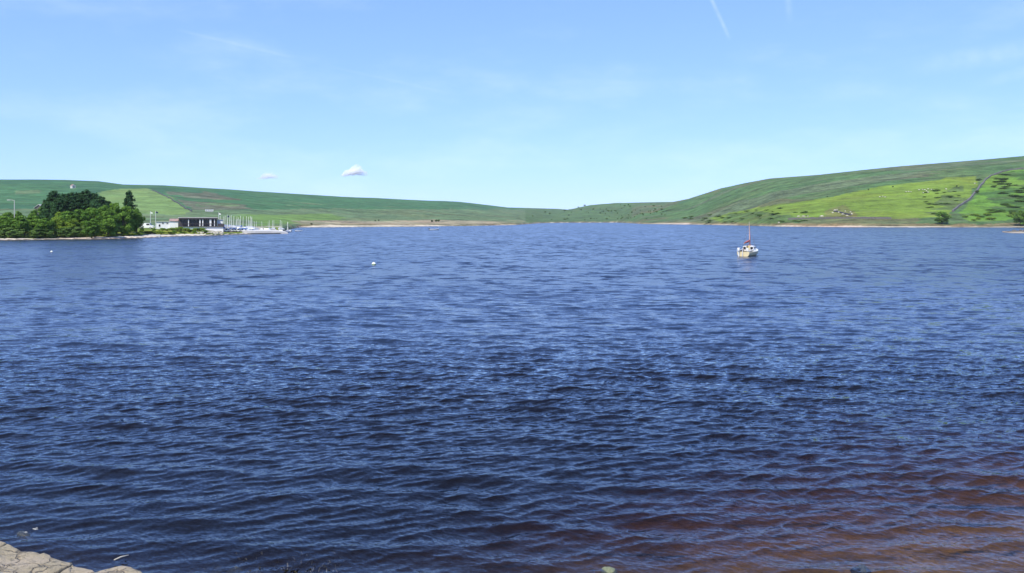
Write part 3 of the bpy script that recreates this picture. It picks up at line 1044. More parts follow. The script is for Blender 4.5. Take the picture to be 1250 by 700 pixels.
# bank shrubs between the wood and the clubhouse
SBL = 'bright green bush on the grassy bank below the clubhouse'
for i in range(26):
    u = 172 + i * 3.1 + rnd.uniform(-1.5, 1.5)
    D = float(shore(u)) + rnd.uniform(7, 24)
    shrub(['leaf_bright', 'leaf_green', 'leaf_bright', 'scrub_dark'][i % 4], u, D, rnd.uniform(0.6, 1.3), rnd.uniform(1.4, 3.2), SBL, 'bushes on the clubhouse bank', i)
for i in range(10):
    u = 108 + i * 7 + rnd.uniform(-2, 2)
    shrub('leaf_bright', u, float(shore(u)) + rnd.uniform(5, 9), rnd.uniform(0.5, 1.0), rnd.uniform(1.6, 3.0), 'low bright bush on the strip between wood and beach', 'bushes at the foot of the wood', i)

# far-shore and hillside scrub
def scatter(n, ulo, uhi, vlo, vhi, hpx, wpx, mat, label, group, test=None):
    k = tries = 0
    while k < n and tries < n * 30:
        tries += 1
        u, v = rnd.uniform(ulo, uhi), rnd.uniform(vlo, vhi)
        if test and not test(u, v): continue
        h_ = hit(u, v)
        if not h_ or h_[1] < 0.7: continue
        D = h_[0]
        sz = rnd.uniform(0.6, 1.35)
        shrub(mat, u, D, hpx * sz * D / F, wpx * sz * rnd.uniform(0.8, 1.3) * D / F, label, group, k, 'hillside_shrub')
        k += 1


scatter(75, 648, 812, 249, 269, 1.5, 2.6, 'bracken', 'small dark shrub dotted over the far hillside across the head of the lake', 'shrubs at the head of the lake',
        lambda u, v: v > 247 + max(0, (720 - u) * 0.22))
scatter(46, 790, 990, 255, 272, 1.4, 7.0, 'bracken', 'low dark bush on the rough slope above the right-hand shore', 'bushes on the rough slope',
        lambda u, v: v > 270 - (u - 790) * 0.10)
scatter(70, 1192, 1262, 214, 266, 1.4, 10.5, 'bracken', 'dark bracken clump on the green slope uphill of the stone wall', 'bracken beyond the wall',
        lambda u, v: u > 1210 + (v - 262) * -0.15 - max(0, v - 240) * 1.4 and VN.fbm(np.array([u / 16.]), np.array([v / 7.]), 2)[0] > -0.12)
scatter(20, 1128, 1182, 232, 262, 1.5, 8.0, 'bracken', 'dark bush on the green field beside the stone wall', 'bushes along the wall', lambda u, v: u < 1176 - (v - 240) * 0.8)
scatter(10, 1168, 1245, 262, 271, 3.0, 9.0, 'leaf_bright', 'pale green bush above the shingle at the foot of the wall', 'pale bushes above the shingle')
for (u, v, h, w) in [(1195, 221, 3, 7), (1214, 229, 3, 9), (1193, 236, 4, 6)]:
    D = hit(u, v)[0]
    shrub('scrub_dark', u, D, h * D / F, w * D / F, 'dark bush growing against the upper stone wall', 'bushes against the upper wall', int(u))
for (u, v, h, w) in [(1060, 232.5, 2, 2.5), (1090, 229, 2, 2.5), (1168, 229, 3, 2), (1010, 241, 1.6, 2.2)]:
    D = hit(u, v)[0]
    shrub('scrub_dark', u, D, h * D / F, w * D / F, 'tiny dark thorn bush standing alone on the bright green field', 'thorn bushes on the field', int(u))
for (u, v, h, w, l, gname) in [(527, 271.5, 3.2, 4.0, 'single small dark tree on the far shore beside a close pair', None),
                               (532.5, 271.3, 3.2, 4.0, 'one of a close pair of dark trees on the far shore', 'pair of trees on the far shore'),
                               (535.5, 271.2, 3.2, 3.6, 'one of a close pair of dark trees on the far shore', 'pair of trees on the far shore'),
                               (458, 270.6, 2.2, 2.2, 'slim dark shrub on the brown marsh edge', 'slim shrubs on the marsh edge'),
                               (462.5, 270.4, 2.4, 2.4, 'slim dark shrub on the brown marsh edge', 'slim shrubs on the marsh edge'),
                               (380, 274.6, 2.2, 4.2, 'low dark bush on the far shore behind the moored dinghies', None)]:
    D = hit(u, v)[0]
    shrub('scrub_dark', u, D, h * D / F, w * D / F, l, gname, int(u), 'far_shore_bush', 'bush')
D = 585.0
tree('leaf_green', 1150, D, 257.5, 19, 'round dark tree standing alone at the foot of the stone wall', seed=1)
tree('leaf_green', 1246, 570, 256.5, 18, 'dark tree on the right-hand shore beyond the shingle spit', seed=2)
tree('leaf_green', 1258, 575, 255, 22, 'broad dark tree on the right-hand shore past the shingle spit', seed=0)

# ------------------------------------------------------------------ clubhouse and its neighbours
def wall_box(b, x0, x1, y0, y1, z0, z1):
    return b.box(((x0 + x1) / 2, (y0 + y1) / 2, (z0 + z1) / 2), (x1 - x0, y1 - y0, z1 - z0))


def clubhouse():
    D = 283.0
    k = D / F
    x0 = (218 - U0) * k
    zb = min(ground(222, D + 2), ground(262, D + 2)) - 0.2
    e = empty('clubhouse', (x0, D, zb), radians(20), 'long dark timber clubhouse with white pillars and pale flat roof', 'clubhouse', scale=(0.936, 1, 1))
    S = lambda u: (u - 218) * k
    Zf = lambda v: vh(v, D) - zb
    top, sill, base = Zf(266.3), Zf(276.6), 0.0
    wall_box(MB(), S(218), S(273), 0.5, 7.5, base - 0.4, sill - 0.05).build('podium', 'white_wall', e)
    wall_box(MB(), S(218), S(265), 2.2, 7.3, sill, top).build('wall', 'dark_timber', e)
    wall_box(MB(), S(217.4), S(266), 0.2, 7.7, top, top + 0.22).build('roof', 'pale_roof', e)
    wall_box(MB(), S(218.2), S(266), 0.32, 0.46, top - 0.42, top - 0.003).build('fascia', 'dark_timber', e)
    wall_box(MB(), S(265.3), S(272.5), 3.0, 7.0, sill, Zf(268.6)).build('annexe', 'white_wall', e)
    wall_box(MB(), S(265.2), S(272.9), 2.7, 7.2, Zf(268.5), Zf(268.0)).build('annexe_roof', 'pale_roof', e)
    for u, w in ((230, 1.0), (244, 1.5), (247.5, 1.2), (257, 2.4), (262, 0.9)):
        wall_box(MB(), S(u - w / 2), S(u + w / 2), 0.6, 0.9, sill, top - 0.003).build('pillar', 'white_wall', e)
    for u in (223, 227, 234.5, 239, 251.5, 254):
        p = wall_box(MB(), S(u - 1.5), S(u + 1.5), 2.12, 2.19, sill + 0.75, top - 0.45).build('window', 'dark_glass', e)
        fr = MB()
        for a in (-1.6, 0, 1.6):
            wall_box(fr, S(u + a - 0.14), S(u + a + 0.14), 2.06, 2.115, sill + 0.68, top - 0.4)
        fr.build('window_frame', 'grey_plastic', p)
    wall_box(MB(), S(218.5), S(274), 0.56, 0.64, sill + 0.82, sill + 0.96).build('railing', 'dark_timber', e)
    bal = MB()
    for i in range(33):
        u = 219 + i * 1.68
        wall_box(bal, S(u) - 0.03, S(u) + 0.03, 0.57, 0.63, sill - 0.03, sill + 0.81)
    bal.build('balusters', 'dark_timber', e)
    wall_box(MB(), S(217.8), S(274.6), 0.1, 2.9, sill - 0.14, sill + 0.02).build('deck', 'dark_timber', e)
    wall_box(MB(), S(266), S(274.4), 0.14, 0.22, sill + 0.03, sill + 0.8).build('deck_screen', 'dark_timber', e)


clubhouse()


def white_shed():
    D = 287.0
    k = D / F
    zb = ground(205, D) - 0.15
    x0 = (195.5 - U0) * k
    e = empty('boat_shed', (x0, D - 3.2, zb), radians(20), 'low white rendered shed with small dark windows adjoining the clubhouse', 'shed', scale=(0.936, 1, 1))
    S = lambda u: (u - 191) * k
    Zf = lambda v: vh(v, D) - zb
    h1, h2 = Zf(271.2), Zf(270.2)
    wall_box(MB(), S(191), S(207), 0, 5, -0.4, h1).build('wall', 'white_wall', e)
    wall_box(MB(), S(207.01), S(217.3), -0.4, 5.2, -0.4, h2).build('gable_wall', 'white_wall', e)
    MB().loft([[(S(x), -0.7, h2), (S(x), 2.4, h2 + 0.85), (S(x), 5.5, h2), (S(x), 2.4, h2 + 0.70)] for x in (206.6, 217.6)]).build('roof', 'tile_roof', e)
    wall_box(MB(), S(190.6), S(206.6), -0.25, 5.3, h1, h1 + 0.12).build('flat_roof', 'pale_roof', e)
    for u, v, w, h in ((195, 275.4, 1.9, 2.6), (199, 272.6, 2.0, 1.1), (204.3, 272.6, 2.0, 1.1)):
        p = wall_box(MB(), S(u - w / 2), S(u + w / 2), -0.03, 0.05, Zf(v + h / 2), Zf(v - h / 2)).build('window', 'dark_glass', e)
        wall_box(MB(), S(u - w / 2) - 0.06, S(u + w / 2) + 0.06, -0.10, 0.04, Zf(v + h / 2) - 0.1, Zf(v + h / 2) - 0.004).build('sill', 'concrete', p)


white_shed()


def van(u, D, rz, label, mat):
    z = ground(u, D)
    e = empty('parked_van', W(u, D, z), rz, label, 'van')
    prof = [(-2.3, 0.35), (2.25, 0.35), (2.35, 0.75), (2.25, 1.05), (1.55, 1.2), (1.0, 1.95), (-2.2, 2.0), (-2.35, 1.1)]
    MB().loft([[(x, y * (1 if zz < 1.3 else 0.92), zz) for x, zz in prof] for y in (-0.9, 0.9)]).build('body', mat, e)
    MB().loft([[(x, y, zz) for x, zz in ((1.06, 1.88), (1.53, 1.26), (1.57, 1.27), (1.10, 1.90))] for y in (-0.76, 0.76)]).build('windscreen', 'dark_glass', e)
    for y in (-1, 1):
        MB().loft([[(x, y * yy, zz) for x, zz in ((0.15, 1.25), (1.35, 1.25), (0.95, 1.8), (0.15, 1.8))] for yy in (0.86, 0.905)]).build('side_window', 'dark_glass', e)
        for x in (-1.45, 1.45):
            w = MB().tube([(x, y * 0.68, 0.33), (x, y * 0.93, 0.33)], 0.33, 14).build('wheel', 'black_plastic', e)
            MB().tube([(x, y * 0.80, 0.33), (x, y * 0.945, 0.33)], 0.19, 10).build('rim', 'alloy', w)


van(179, 283, 0.15, 'white van parked between the wood and the white shed', 'white_gelcoat')


def car(u, D, rz, mat, label, group):
    z = ground(u, D)
    e = empty('parked_car', W(u, D, z), rz, label, 'car', group)
    low = [(-2.1, 0.3), (2.1, 0.3), (2.15, 0.6), (1.95, 0.78), (1.0, 0.92), (-1.7, 0.95), (-2.12, 0.8)]
    MB().loft([[(x, y, zz) for x, zz in low] for y in (-0.85, 0.85)]).build('body', mat, e)
    cab = [(-1.75, 0.93), (1.0, 0.91), (0.35, 1.38), (-1.2, 1.42)]
    MB().loft([[(x, y * (1 if zz < 1.1 else 0.82), zz) for x, zz in cab] for y in (-0.78, 0.78)]).build('cabin', 'dark_glass', e)
    MB().loft([[(x, y, zz) for x, zz in ((-1.22, 1.41), (0.37, 1.37), (0.33, 1.43), (-1.15, 1.47))] for y in (-0.66, 0.66)]).build('roof', mat, e)
    for y in (-1, 1):
        for x in (-1.3, 1.35):
            w = MB().tube([(x, y * 0.66, 0.31), (x, y * 0.88, 0.31)], 0.31, 14).build('wheel', 'black_plastic', e)
            MB().tube([(x, y * 0.75, 0.31), (x, y * 0.89, 0.31)], 0.18, 10).build('rim', 'alloy', w)


for i, (u, D) in enumerate([(27, 262), (36, 266), (46, 264)]):
    car(u, D, 0.2 + 0.1 * i, 'navy_paint', 'dark blue car parked behind the wood near the gabled cottage', 'cars parked behind the wood')


def cottage(u, D, w, l, h, rz, label, wall='white_wall', roof='slate_roof', lift=0.0):
    z = ground(u, D) - 0.3 + lift
    e = empty('cottage', W(u, D, z), rz, label, 'house')
    b = MB()
    ring = [(-w / 2, 0), (w / 2, 0), (w / 2, h), (0, h + w * 0.38), (-w / 2, h)]
    b.loft([[(x, y, zz) for x, zz in ring] for y in (-l / 2, l / 2)])
    b.build('wall', wall, e)
    rf = MB()
    for sgn in (-1, 1):
        rf.loft([[(0, y, h + w * 0.38 + 0.16), (sgn * (w / 2 + 0.3), y, h - 0.11 + 0.02), (sgn * (w / 2 + 0.3), y, h - 0.22 + 0.03), (0, y, h + w * 0.38 + 0.01)] for y in (-l / 2 - 0.25, l / 2 + 0.25)])
    r = rf.build('roof', roof, e)
    MB().box((0, l / 2 - 0.6, h + w * 0.38 + 0.5), (0.6, 0.6, 1.3)).build('chimney', 'stone_wall', r)
    for sx in (-1, 1):
        p = MB().box((sx * w * 0.24, -l / 2 - 0.01, h * 0.62), (0.9, 0.07, 1.0)).build('window', 'dark_glass', e)
        MB().box((sx * w * 0.24, -l / 2 - 0.04, h * 0.62 - 0.55), (1.05, 0.18, 0.08)).build('sill', 'concrete', p)
    d = MB().box((0, -l / 2 - 0.01, 0.3 + 0.95), (0.85, 0.08, 1.9)).build('door', 'dark_timber', e)
    MB().box((0.3, -l / 2 - 0.07, 1.25), (0.06, 0.06, 0.12)).build('handle', 'alloy', d)


cottage(50.5, 292, 2.6, 6.0, 7.6, 0.25, 'grey gabled cottage with pale roof showing just above the trees beside the dark conifers', 'stone_wall', 'concrete')
hd = hit(89, 230)[0]
cottage(89, hd, 4.2, 6.0, 3.4, 0.9, 'tiny pale farmhouse alone high on the left hillside', 'concrete', 'tile_roof')


def caravan():
    D = hit(255.5, 258.6)[0]
    k = D / F
    L, H = 9.5 * k, 1.7 * k
    z = ground(255.5, D)
    e = empty('static_caravan', W(255.5, D, z), radians(20), 'long white static caravan on the hillside behind the clubhouse', 'caravan')
    MB().box((0, 0, 0.5 + H / 2), (L, 2.8, H)).build('body', 'white_wall', e, bevel=0.12)
    MB().box((0, 0, 0.5 + H + 0.08), (L + 0.2, 3.0, 0.12)).build('roof', 'white_gelcoat', e)
    MB().box((0, 0, 0.22), (L - 0.3, 2.4, 0.7)).build('skirt', 'pale_roof', e)
    for i in range(4):
        MB().box((-L / 2 + (i + 0.6) * L / 4.4, -1.41, 0.5 + H * 0.6), (0.9, 0.05, 0.5)).build('window', 'dark_glass', e)


caravan()


def lamp_post():
    u, D = 17.6, 262.0
    z = ground(u, D)
    top = vh(244.6, D) - z
    e = empty('street_lamp', W(u, D, z), 0, 'pale street lamp post with one side arm behind the wood', 'street lamp')
    MB().tube([(0, 0, -0.3), (0, 0, 2), (0, 0, top)], [0.13, 0.12, 0.10], 10).build('post', 'pale_roof', e)
    MB().tube([(0, 0, top - 0.1), (-0.8, 0, top + 0.05), (-1.6, 0, top + 0.06)], 0.06, 8).build('arm', 'pale_roof', e)
    MB().box((-1.75, 0, top + 0.05), (1.1, 0.45, 0.2)).build('lamp_head', 'pale_roof', e, bevel=0.05)


lamp_post()


def flagpole(u, D, vtop, label, white_):
    z = ground(u, D)
    h = vh(vtop, D) - z
    e = empty('flagpole', W(u, D, z), 0.3, label, 'flagpole')
    MB().tube([(0, 0, -0.3), (0, 0, h)], [0.09, 0.06], 8).build('pole', 'alloy', e)
    MB().tube([(0, 0, h - 0.02), (0, 0, h + 0.12)], 0.09, 8).build('finial', 'alloy', e)
    fl = []
    for i in range(7):
        x = 0.06 + i * 0.11
        fl.append([(x, 0.06 * sin(i * 1.3), h - 0.1 - 0.03 * i), (x, 0.06 * sin(i * 1.3) + 0.012, h - 0.1 - 0.03 * i),
                   (x, 0.06 * sin(i * 1.3) + 0.012, h - 0.62 - 0.03 * i), (x, 0.06 * sin(i * 1.3), h - 0.62 - 0.03 * i)])
    MB().loft(fl).build('flag', 'buoy_white' if white_ else 'navy_paint', e)


flagpole(190, 280, 258.0, 'tall pale flagpole with a dark flag beside the white shed', False)
flagpole(183.6, 288, 258.6, 'tall pale flagpole with a white flag beside the parked van', True)
flagpole(267, 294, 260.0, 'thin flagpole with a white flag rising behind the clubhouse', True)
flagpole(277.5, 292, 263.0, 'thin flagpole with a dark flag between clubhouse and dinghy park', False)


# quay / slipway
def quay():
    D = 296.0
    k = D / F
    e = empty('concrete_slipway', ((296 - U0) * k, D, 0), radians(21), 'pale concrete slipway at the water edge below the dinghies', 'slipway')
    L = 16.0
    MB().loft([[(x, 0, -0.6), (x, 0, z1), (x, 7.5, z1 + 0.35), (x, 7.5, -0.6)] for x, z1 in ((0, 1.15), (L * 0.6, 1.05), (L * 0.9, 0.75), (L, 0.3))]).build('ramp', 'concrete', e)
    MB().box((L * 0.4, -0.1, 0.05), (L * 0.86, 0.22, 0.5)).build('dark_edge', 'wet_rock', e)  # dark strip: wet foot plus the face's waterline shade, put into the colour
    D2 = 246.0
    x0 = (166 - U0) * D2 / F
    e2 = empty('landing_wall', (x0, D2 - 9, 0), radians(19), 'low whitish concrete landing wall along the beach by the black float', 'wall')
    MB().loft([[(x, 0, -0.5), (x, 0.05, 0.55), (x, 1.6, 0.75), (x, 1.6, -0.5)] for x in (0, 3, 6.5, 10.2)]).build('wall', 'concrete', e2)
    MB().box((7.5, -0.06, 0.0), (4.5, 0.14, 0.34)).build('dark_edge', 'wet_rock', e2)


quay()


def black_float():
    D = 243.0
    u = 186
    e = empty('black_float', W(u, D - 1.4, -0.12), 0.2, 'black plastic float tank at the pale beach edge', 'float')
    MB().box((0, 0, 0.55), (1.6, 1.0, 1.0)).build('tank', 'black_plastic', e, bevel=0.12)
    for x in (-0.5, 0.5):
        MB().box((x, -0.515, 0.55), (0.12, 0.06, 0.8)).build('rib', 'black_plastic', e, bevel=0.02)
    MB().tube([(-0.3, 0, 1.02), (-0.3, 0, 1.12), (0.3, 0, 1.12), (0.3, 0, 1.02)], 0.03, 8).build('handle', 'grey_plastic', e)


black_float()

# boulders
def boulder_data(seed, mat, sub=3):
    bm = bmesh.new()
    bmesh.ops.create_icosphere(bm, subdivisions=sub, radius=1.0)
    r = random.Random(seed)
    planes = [(Vector((r.gauss(0, 1), r.gauss(0, 1), r.gauss(0, 1))).normalized(), r.uniform(0.55, 0.9)) for _ in range(9)]
    for v in bm.verts:
        for n, d in planes:
            k = v.co.dot(n)
            if k > d: v.co -= n * (k - d) * 0.85
        v.co *= 1 + r.uniform(-0.03, 0.03)
    me = bpy.data.meshes.new('boulder')
    bm.to_mesh(me); bm.free()
    me.materials.append(MATS[mat])
    return me


PALE = [boulder_data(s, 'pale_rock', 2) for s in (41, 42, 43, 44)]
GREY = [boulder_data(s, 'stone_wall', 2) for s in (45, 46)]


def rock(u, D, sx, sy, sz, label, group, data, z=None, name='boulder', sink=0.3):
    zz = (ground(u, D) if z is None else z) + sz * (0.6 - sink)
    o = link(name, data, None, W(u, D, zz), (rnd.uniform(-.2, .2), rnd.uniform(-.2, .2), rnd.uniform(0, 6)), (sx, sy, sz))
    return tag(o, label, 'rock', group)


for i in range(24):       # riprap under the clubhouse
    u = rnd.uniform(238, 272)
    D = float(shore(u)) + rnd.uniform(3, 16)
    rock(u, D, rnd.uniform(.4, 1.0), rnd.uniform(.4, .8), rnd.uniform(.25, .55), 'pale boulder tumbled on the bank below the clubhouse', 'boulders below the clubhouse', PALE[i % 4])
for i in range(10):
    u = rnd.uniform(335, 349)
    D = float(shore(u)) - rnd.uniform(2, 8) if u < 342 else 331 + rnd.uniform(-4, 4)
    rock(u, D, rnd.uniform(.5, .9), rnd.uniform(.5, .9), rnd.uniform(.4, .7), 'boulder at the outer tip of the slipway', 'boulders at the slipway tip', GREY[i % 2], z=-0.1)
for i, (u, v, w) in enumerate([(975, 265, 5), (981, 264.8, 6), (986, 264.9, 3.5), (1003, 264.6, 6), (1016.5, 260.5, 3), (1019, 257.5, 5), (1022, 257, 3.5), (1032, 258.5, 3), (1038, 260, 4), (1040, 262, 3.5),
                               (1029, 262.5, 5), (1034, 264, 4), (1017, 266.8, 5), (1053, 267, 5), (1062, 266.6, 5), (951, 272.5, 4), (1024, 260, 3)]):
    D = hit(u, v)[0]
    k = D / F
    rock(u, D, w * k / 2, w * k / 2 * .7, 0.8 * k + 0.3, 'pale weathered boulder scattered on the slope above the right-hand shore', 'boulders above the right-hand shore', PALE[i % 4])
for i in range(16):
    u = 1224 + rnd.uniform(0, 40)
    D = 345 + rnd.uniform(-20, 16)
    if ground(u, D) > -0.05:
        rock(u, D, rnd.uniform(.3, .8), rnd.uniform(.3, .7), rnd.uniform(.15, .4), 'reddish-brown rock on the shingle spit at the right-hand shore', 'rocks on the shingle spit', GREY[i % 2])


# dry stone walls: one continuous wall each
def dry_wall(name, pts, width, hgt, label, mat='stone_wall', seg=3.0):
    P = []
    for u, v in pts:
        h_ = hit(u, v)
        P.append(W(u, h_[0], h_[1]))
    path = []
    for a, b in zip(P[:-1], P[1:]):
        n = max(1, int((b - a).length / seg))
        for i in range(n):
            path.append(a.lerp(b, i / n))
    path.append(P[-1])
    rings = []
    r = random.Random(9)
    for i, p in enumerate(path):
        d = path[min(i + 1, len(path) - 1)] - path[max(i - 1, 0)]
        nrm = Vector((-d.y, d.x, 0)).normalized()
        u = U0 + F * p.x / p.y
        p = Vector((p.x, p.y, ground(u, p.y)))
        h = hgt * r.uniform(0.75, 1.2); w = width * r.uniform(0.85, 1.15)
        rings.append([p - nrm * w / 2 + Vector((0, 0, -0.6)), p - nrm * w * 0.4 + Vector((0, 0, h)), p + Vector((0, 0, h * r.uniform(1.02, 1.12))), p + nrm * w * 0.4 + Vector((0, 0, h)), p + nrm * w / 2 + Vector((0, 0, -0.6))])
    o = MB().loft(rings).build(name, mat)
    return tag(o, label, 'wall')


dry_wall('dry_stone_wall', [(1163, 259), (1170, 253), (1178, 248), (1186, 241.5), (1192, 234), (1197, 227), (1203, 220), (1209, 215.5), (1220, 211.5), (1234, 208), (1252, 206)], 1.6, 1.4,
         'long grey dry stone wall climbing the right-hand hill')
dry_wall('dry_stone_wall', [(962, 268.6), (985, 267.6), (1012, 267.4), (1040, 267), (1066, 267.4), (1088, 267.6)], 1.4, 1.3, 'low broken grey wall running level above the right-hand shore')
dry_wall('dry_stone_wall', [(1018, 258.5), (1024, 259.5), (1031, 261.5), (1039, 263.2)], 1.2, 1.0, 'short ruined dark wall among pale boulders on the slope', 'dark_timber')
dry_wall('dry_stone_wall', [(186, 232.5), (200, 239), (212, 246), (224, 253), (234, 258.5)], 1.2, 0.9, 'dark field wall edging the pale field on the left hill', 'dark_timber')


# sheep
def sheep_proto():
    e = empty('sheep', (0, 0, 0))
    bm = bmesh.new()
    bmesh.ops.create_icosphere(bm, subdivisions=2, radius=1.0)
    r = random.Random(2)
    for v in bm.verts:
        v.co = Vector((v.co.x * 0.62, v.co.y * 0.30, v.co.z * 0.30 + 0.64)) * 1.0
        v.co += Vector((r.uniform(-.02, .02),) * 3)
    me = bpy.data.meshes.new('body'); bm.to_mesh(me); bm.free()
    me.materials.append(MATS['fleece']); me.shade_smooth()
    link('body', me, e)
    MB().tube([(0.5, 0, 0.68), (0.68, 0, 0.56), (0.80, 0, 0.36), (0.84, 0, 0.24)], [0.16, 0.13, 0.11, 0.06], 8).build('head', 'sheep_face', e, True)
    for x in (-0.38, 0.36):
        for y in (-0.15, 0.15):
            MB().tube([(x, y, 0.5), (x + 0.02, y, 0.25), (x, y, 0.0)], [0.08, 0.05, 0.04], 6).build('leg', 'sheep_face', e)
    MB().tube([(-0.58, 0, 0.72), (-0.68, 0, 0.5)], [0.07, 0.04], 6).build('tail', 'fleece', e)
    return e


sp0 = sheep_proto()
SHEEP = [(1074, 241.5), (1077.5, 241), (1080.5, 241.8), (1106, 235.4), (1109, 235.1), (1112, 235.5), (1122, 233), (1126, 232.6), (1129, 233), (1133, 231.8), (1137, 232.6), (1140, 233.0), (1127, 236.6), (1133, 236), (1155, 232), (1190, 225), (1131, 234.4)]
for i, (u, v) in enumerate(SHEEP):
    o = sp0 if i == 0 else copy_tree(sp0)
    D = hit(u, v)[0]
    o.location = W(u, D)
    o.rotation_euler = (0, 0, rnd.choice([0, pi]) + rnd.uniform(-.6, .6))
    o.scale = (1.35,) * 3
    tag(o, 'pale woolly sheep grazing on the bright green field of the right-hand hill', 'sheep', 'flock of sheep on the green field')


# ------------------------------------------------------------------ boats
def hull_rings(L, B, H, stern=0.78, rocker=0.25, n=14, half=7):
    """sections from transom (x=0) to stem (x=L); each a closed ring gunwale-to-gunwale plus deck line"""
    rings = []
    for i in range(n + 1):
        t = i / n
        x = L * t
        b = B / 2 * (stern + (1 - stern) * sin(min(t / 0.42, 1) * pi / 2)) if t < 0.42 else B / 2 * max(0.0, cos((t - 0.42) / 0.58 * pi / 2)) ** 0.72
        b = max(b, 0.02)
        keel = -0.16 * H * 2 + rocker * abs(t - 0.4) ** 2.2 * 1.6 * H * 2
        keel = min(keel, H * 0.96)
        g_ = H * (0.86 + 0.30 * (t - 0.35) ** 2 * 2)
        r = []
        for k in range(2 * half + 1):
            a = pi * k / (2 * half)
            y = -cos(a)
            zz = 1 - max(0.0, sin(a)) ** 0.62
            r.append((x + 0.10 * L * t * t * (zz) * 0.5, y * b, keel + (g_ - keel) * zz))
        rings.append(r)
    return rings


def cabin_yacht():
    D = 113.0
    u = 907.2
    e = empty('sailing_boat', ((u - U0) / F * D, D, 0.0), 0, 'cream sailing boat with bare mast moored on open water', 'sailing boat')
    e.rotation_euler = (0, radians(-1.5), radians(90 - 34))
    L, B, H = 5.4, 2.2, 0.70
    rings = hull_rings(L, B, H)
    MB().loft(rings, close=False, cap=False).build('hull', 'cream_hull', e, True)
    MB().add([(p[0] - 0.004, p[1], p[2]) for p in rings[0]], [tuple(range(len(rings[0])))]).build('transom', 'cream_hull', e)
    # side decks and foredeck around an open cockpit
    dk = MB()
    for i in range(len(rings) - 1):
        for s in (0, -1):
            a, b = Vector(rings[i][s]), Vector(rings[i + 1][s])
            ina = 0.66 if a.x < L * 0.50 else 0.0
            inb = 0.66 if b.x < L * 0.50 else 0.0
            a2, b2 = Vector((a.x, a.y * ina, a.z + 0.04 * (1 - ina))), Vector((b.x, b.y * inb, b.z + 0.04 * (1 - inb)))
            dk.add([a, b, b2, a2], [(0, 1, 2, 3)])
    dk.build('deck', 'white_gelcoat', e)
    ck = MB()
    ck.loft([[(x, -0.62, 0.80), (x, -0.56, 0.22), (x, 0.56, 0.22), (x, 0.62, 0.80)] for x in (0.16, L * 0.40)], close=False, cap=False)
    ck.build('cockpit', 'dark_timber', e)
    for s in (-1, 1):
        MB().box((1.2, s * 0.42, 0.46), (2.0, 0.3, 0.07)).build('bench', 'wood_spar', e)
        MB().tube([(0.05, s * 0.70, 0.74), (1.2, s * 0.78, 0.80), (2.2, s * 0.74, 0.92)], 0.045, 8).build('coaming', 'white_gelcoat', e)
    # cabin
    x1, x2 = L * 0.40, L * 0.76
    cb = MB()
    cb.loft([[(x, -w, 0.62), (x, -w * 0.9, zt), (x, 0, zt + 0.10), (x, w * 0.9, zt), (x, w, 0.62)] for x, w, zt in ((x1, 0.80, 1.30), (x1 + 0.8, 0.80, 1.30), (x2 - 0.35, 0.62, 1.18), (x2, 0.50, 0.86))])
    c = cb.build('cabin', 'white_gelcoat', e, False)
    for s in (-1, 1):
        for k in range(2):
            xx = x1 + 0.45 + k * 0.62
            MB().box((xx, s * (0.765 - 0.055 * k), 1.06), (0.38, 0.05, 0.16)).build('window', 'dark_glass', c)
        MB().box((x1 - 0.012, s * 0.50, 1.02), (0.03, 0.36, 0.36)).build('window', 'dark_glass', c)
    MB().box((x1 - 0.03, 0, 0.94), (0.05, 0.46, 0.80)).build('companionway_door', 'yellow_door', c)
    MB().box((x1 + 0.4, 0, 1.43), (0.7, 0.5, 0.06)).build('hatch', 'wood_spar', c)
    # rig
    xm = L * 0.52
    MB().tube([(xm, 0, 1.3), (xm - 0.02, 0, 3.2), (xm - 0.08, 0, 4.7)], [0.065, 0.055, 0.03], 10).build('mast', 'pink_spar', e)
    MB().tube([(xm - 0.1, 0, 1.86), (0.5, 0.05, 1.72)], 0.05, 8).build('boom', 'wood_spar', e)
    MB().tube([(xm - 0.12, 0, 2.02), (xm - 0.8, 0.01, 1.98), (0.75, 0.04, 1.86)], [0.15, 0.12, 0.06], 8).build('furled_mainsail', 'red_cloth', e, True)
    MB().tube([(xm + 0.26, 0.0, 1.0), (xm + 0.20, 0.0, 2.6), (xm + 0.05, 0.0, 3.8)], [0.05, 0.06, 0.025], 8).build('furled_jib', 'red_cloth', e, True)
    for s in (-1, 1):
        MB().tube([(xm - 0.15, s * 0.98, 0.74), (xm - 0.06, s * 0.03, 4.2)], 0.012, 5).build('shroud', 'wire', e)
    MB().tube([(L * 1.0, 0, 0.9), (xm - 0.02, 0, 4.3)], 0.012, 5).build('forestay', 'wire', e)
    MB().tube([(0.05, 0, 0.78), (xm - 0.08, 0, 4.6)], 0.010, 5).build('backstay', 'wire', e)
    # rudder and outboard on the transom
    r = MB().loft([[(-0.10, y, 0.95), (-0.34, y, 0.9), (-0.42, y, -0.4), (-0.14, y, -0.45)] for y in (-0.025, 0.025)]).build('rudder', 'white_gelcoat', e)
    MB().tube([(-0.2, 0, 0.92), (0.7, 0.04, 1.0)], 0.025, 6).build('tiller', 'wood_spar', r)
    ob = MB().box((-0.28, 0.52, 0.98), (0.34, 0.28, 0.42)).build('outboard_motor', 'white_gelcoat', e, bevel=0.07)
    MB().box((-0.24, 0.52, 0.42), (0.14, 0.12, 0.95)).build('shaft', 'white_gelcoat', ob)
    for s in (-1, 1):
        MB().tube([(0.05, s * 0.86, 0.66), (0.05, s * 0.84, 1.16), (0.05, 0.3 * s, 1.18)], 0.018, 6).build('pushpit_rail', 'alloy', e)
    MB().box((-0.02, -0.62, 0.92), (0.1, 0.30, 0.42)).build('locker', 'white_gelcoat', e, bevel=0.04)


cabin_yacht()


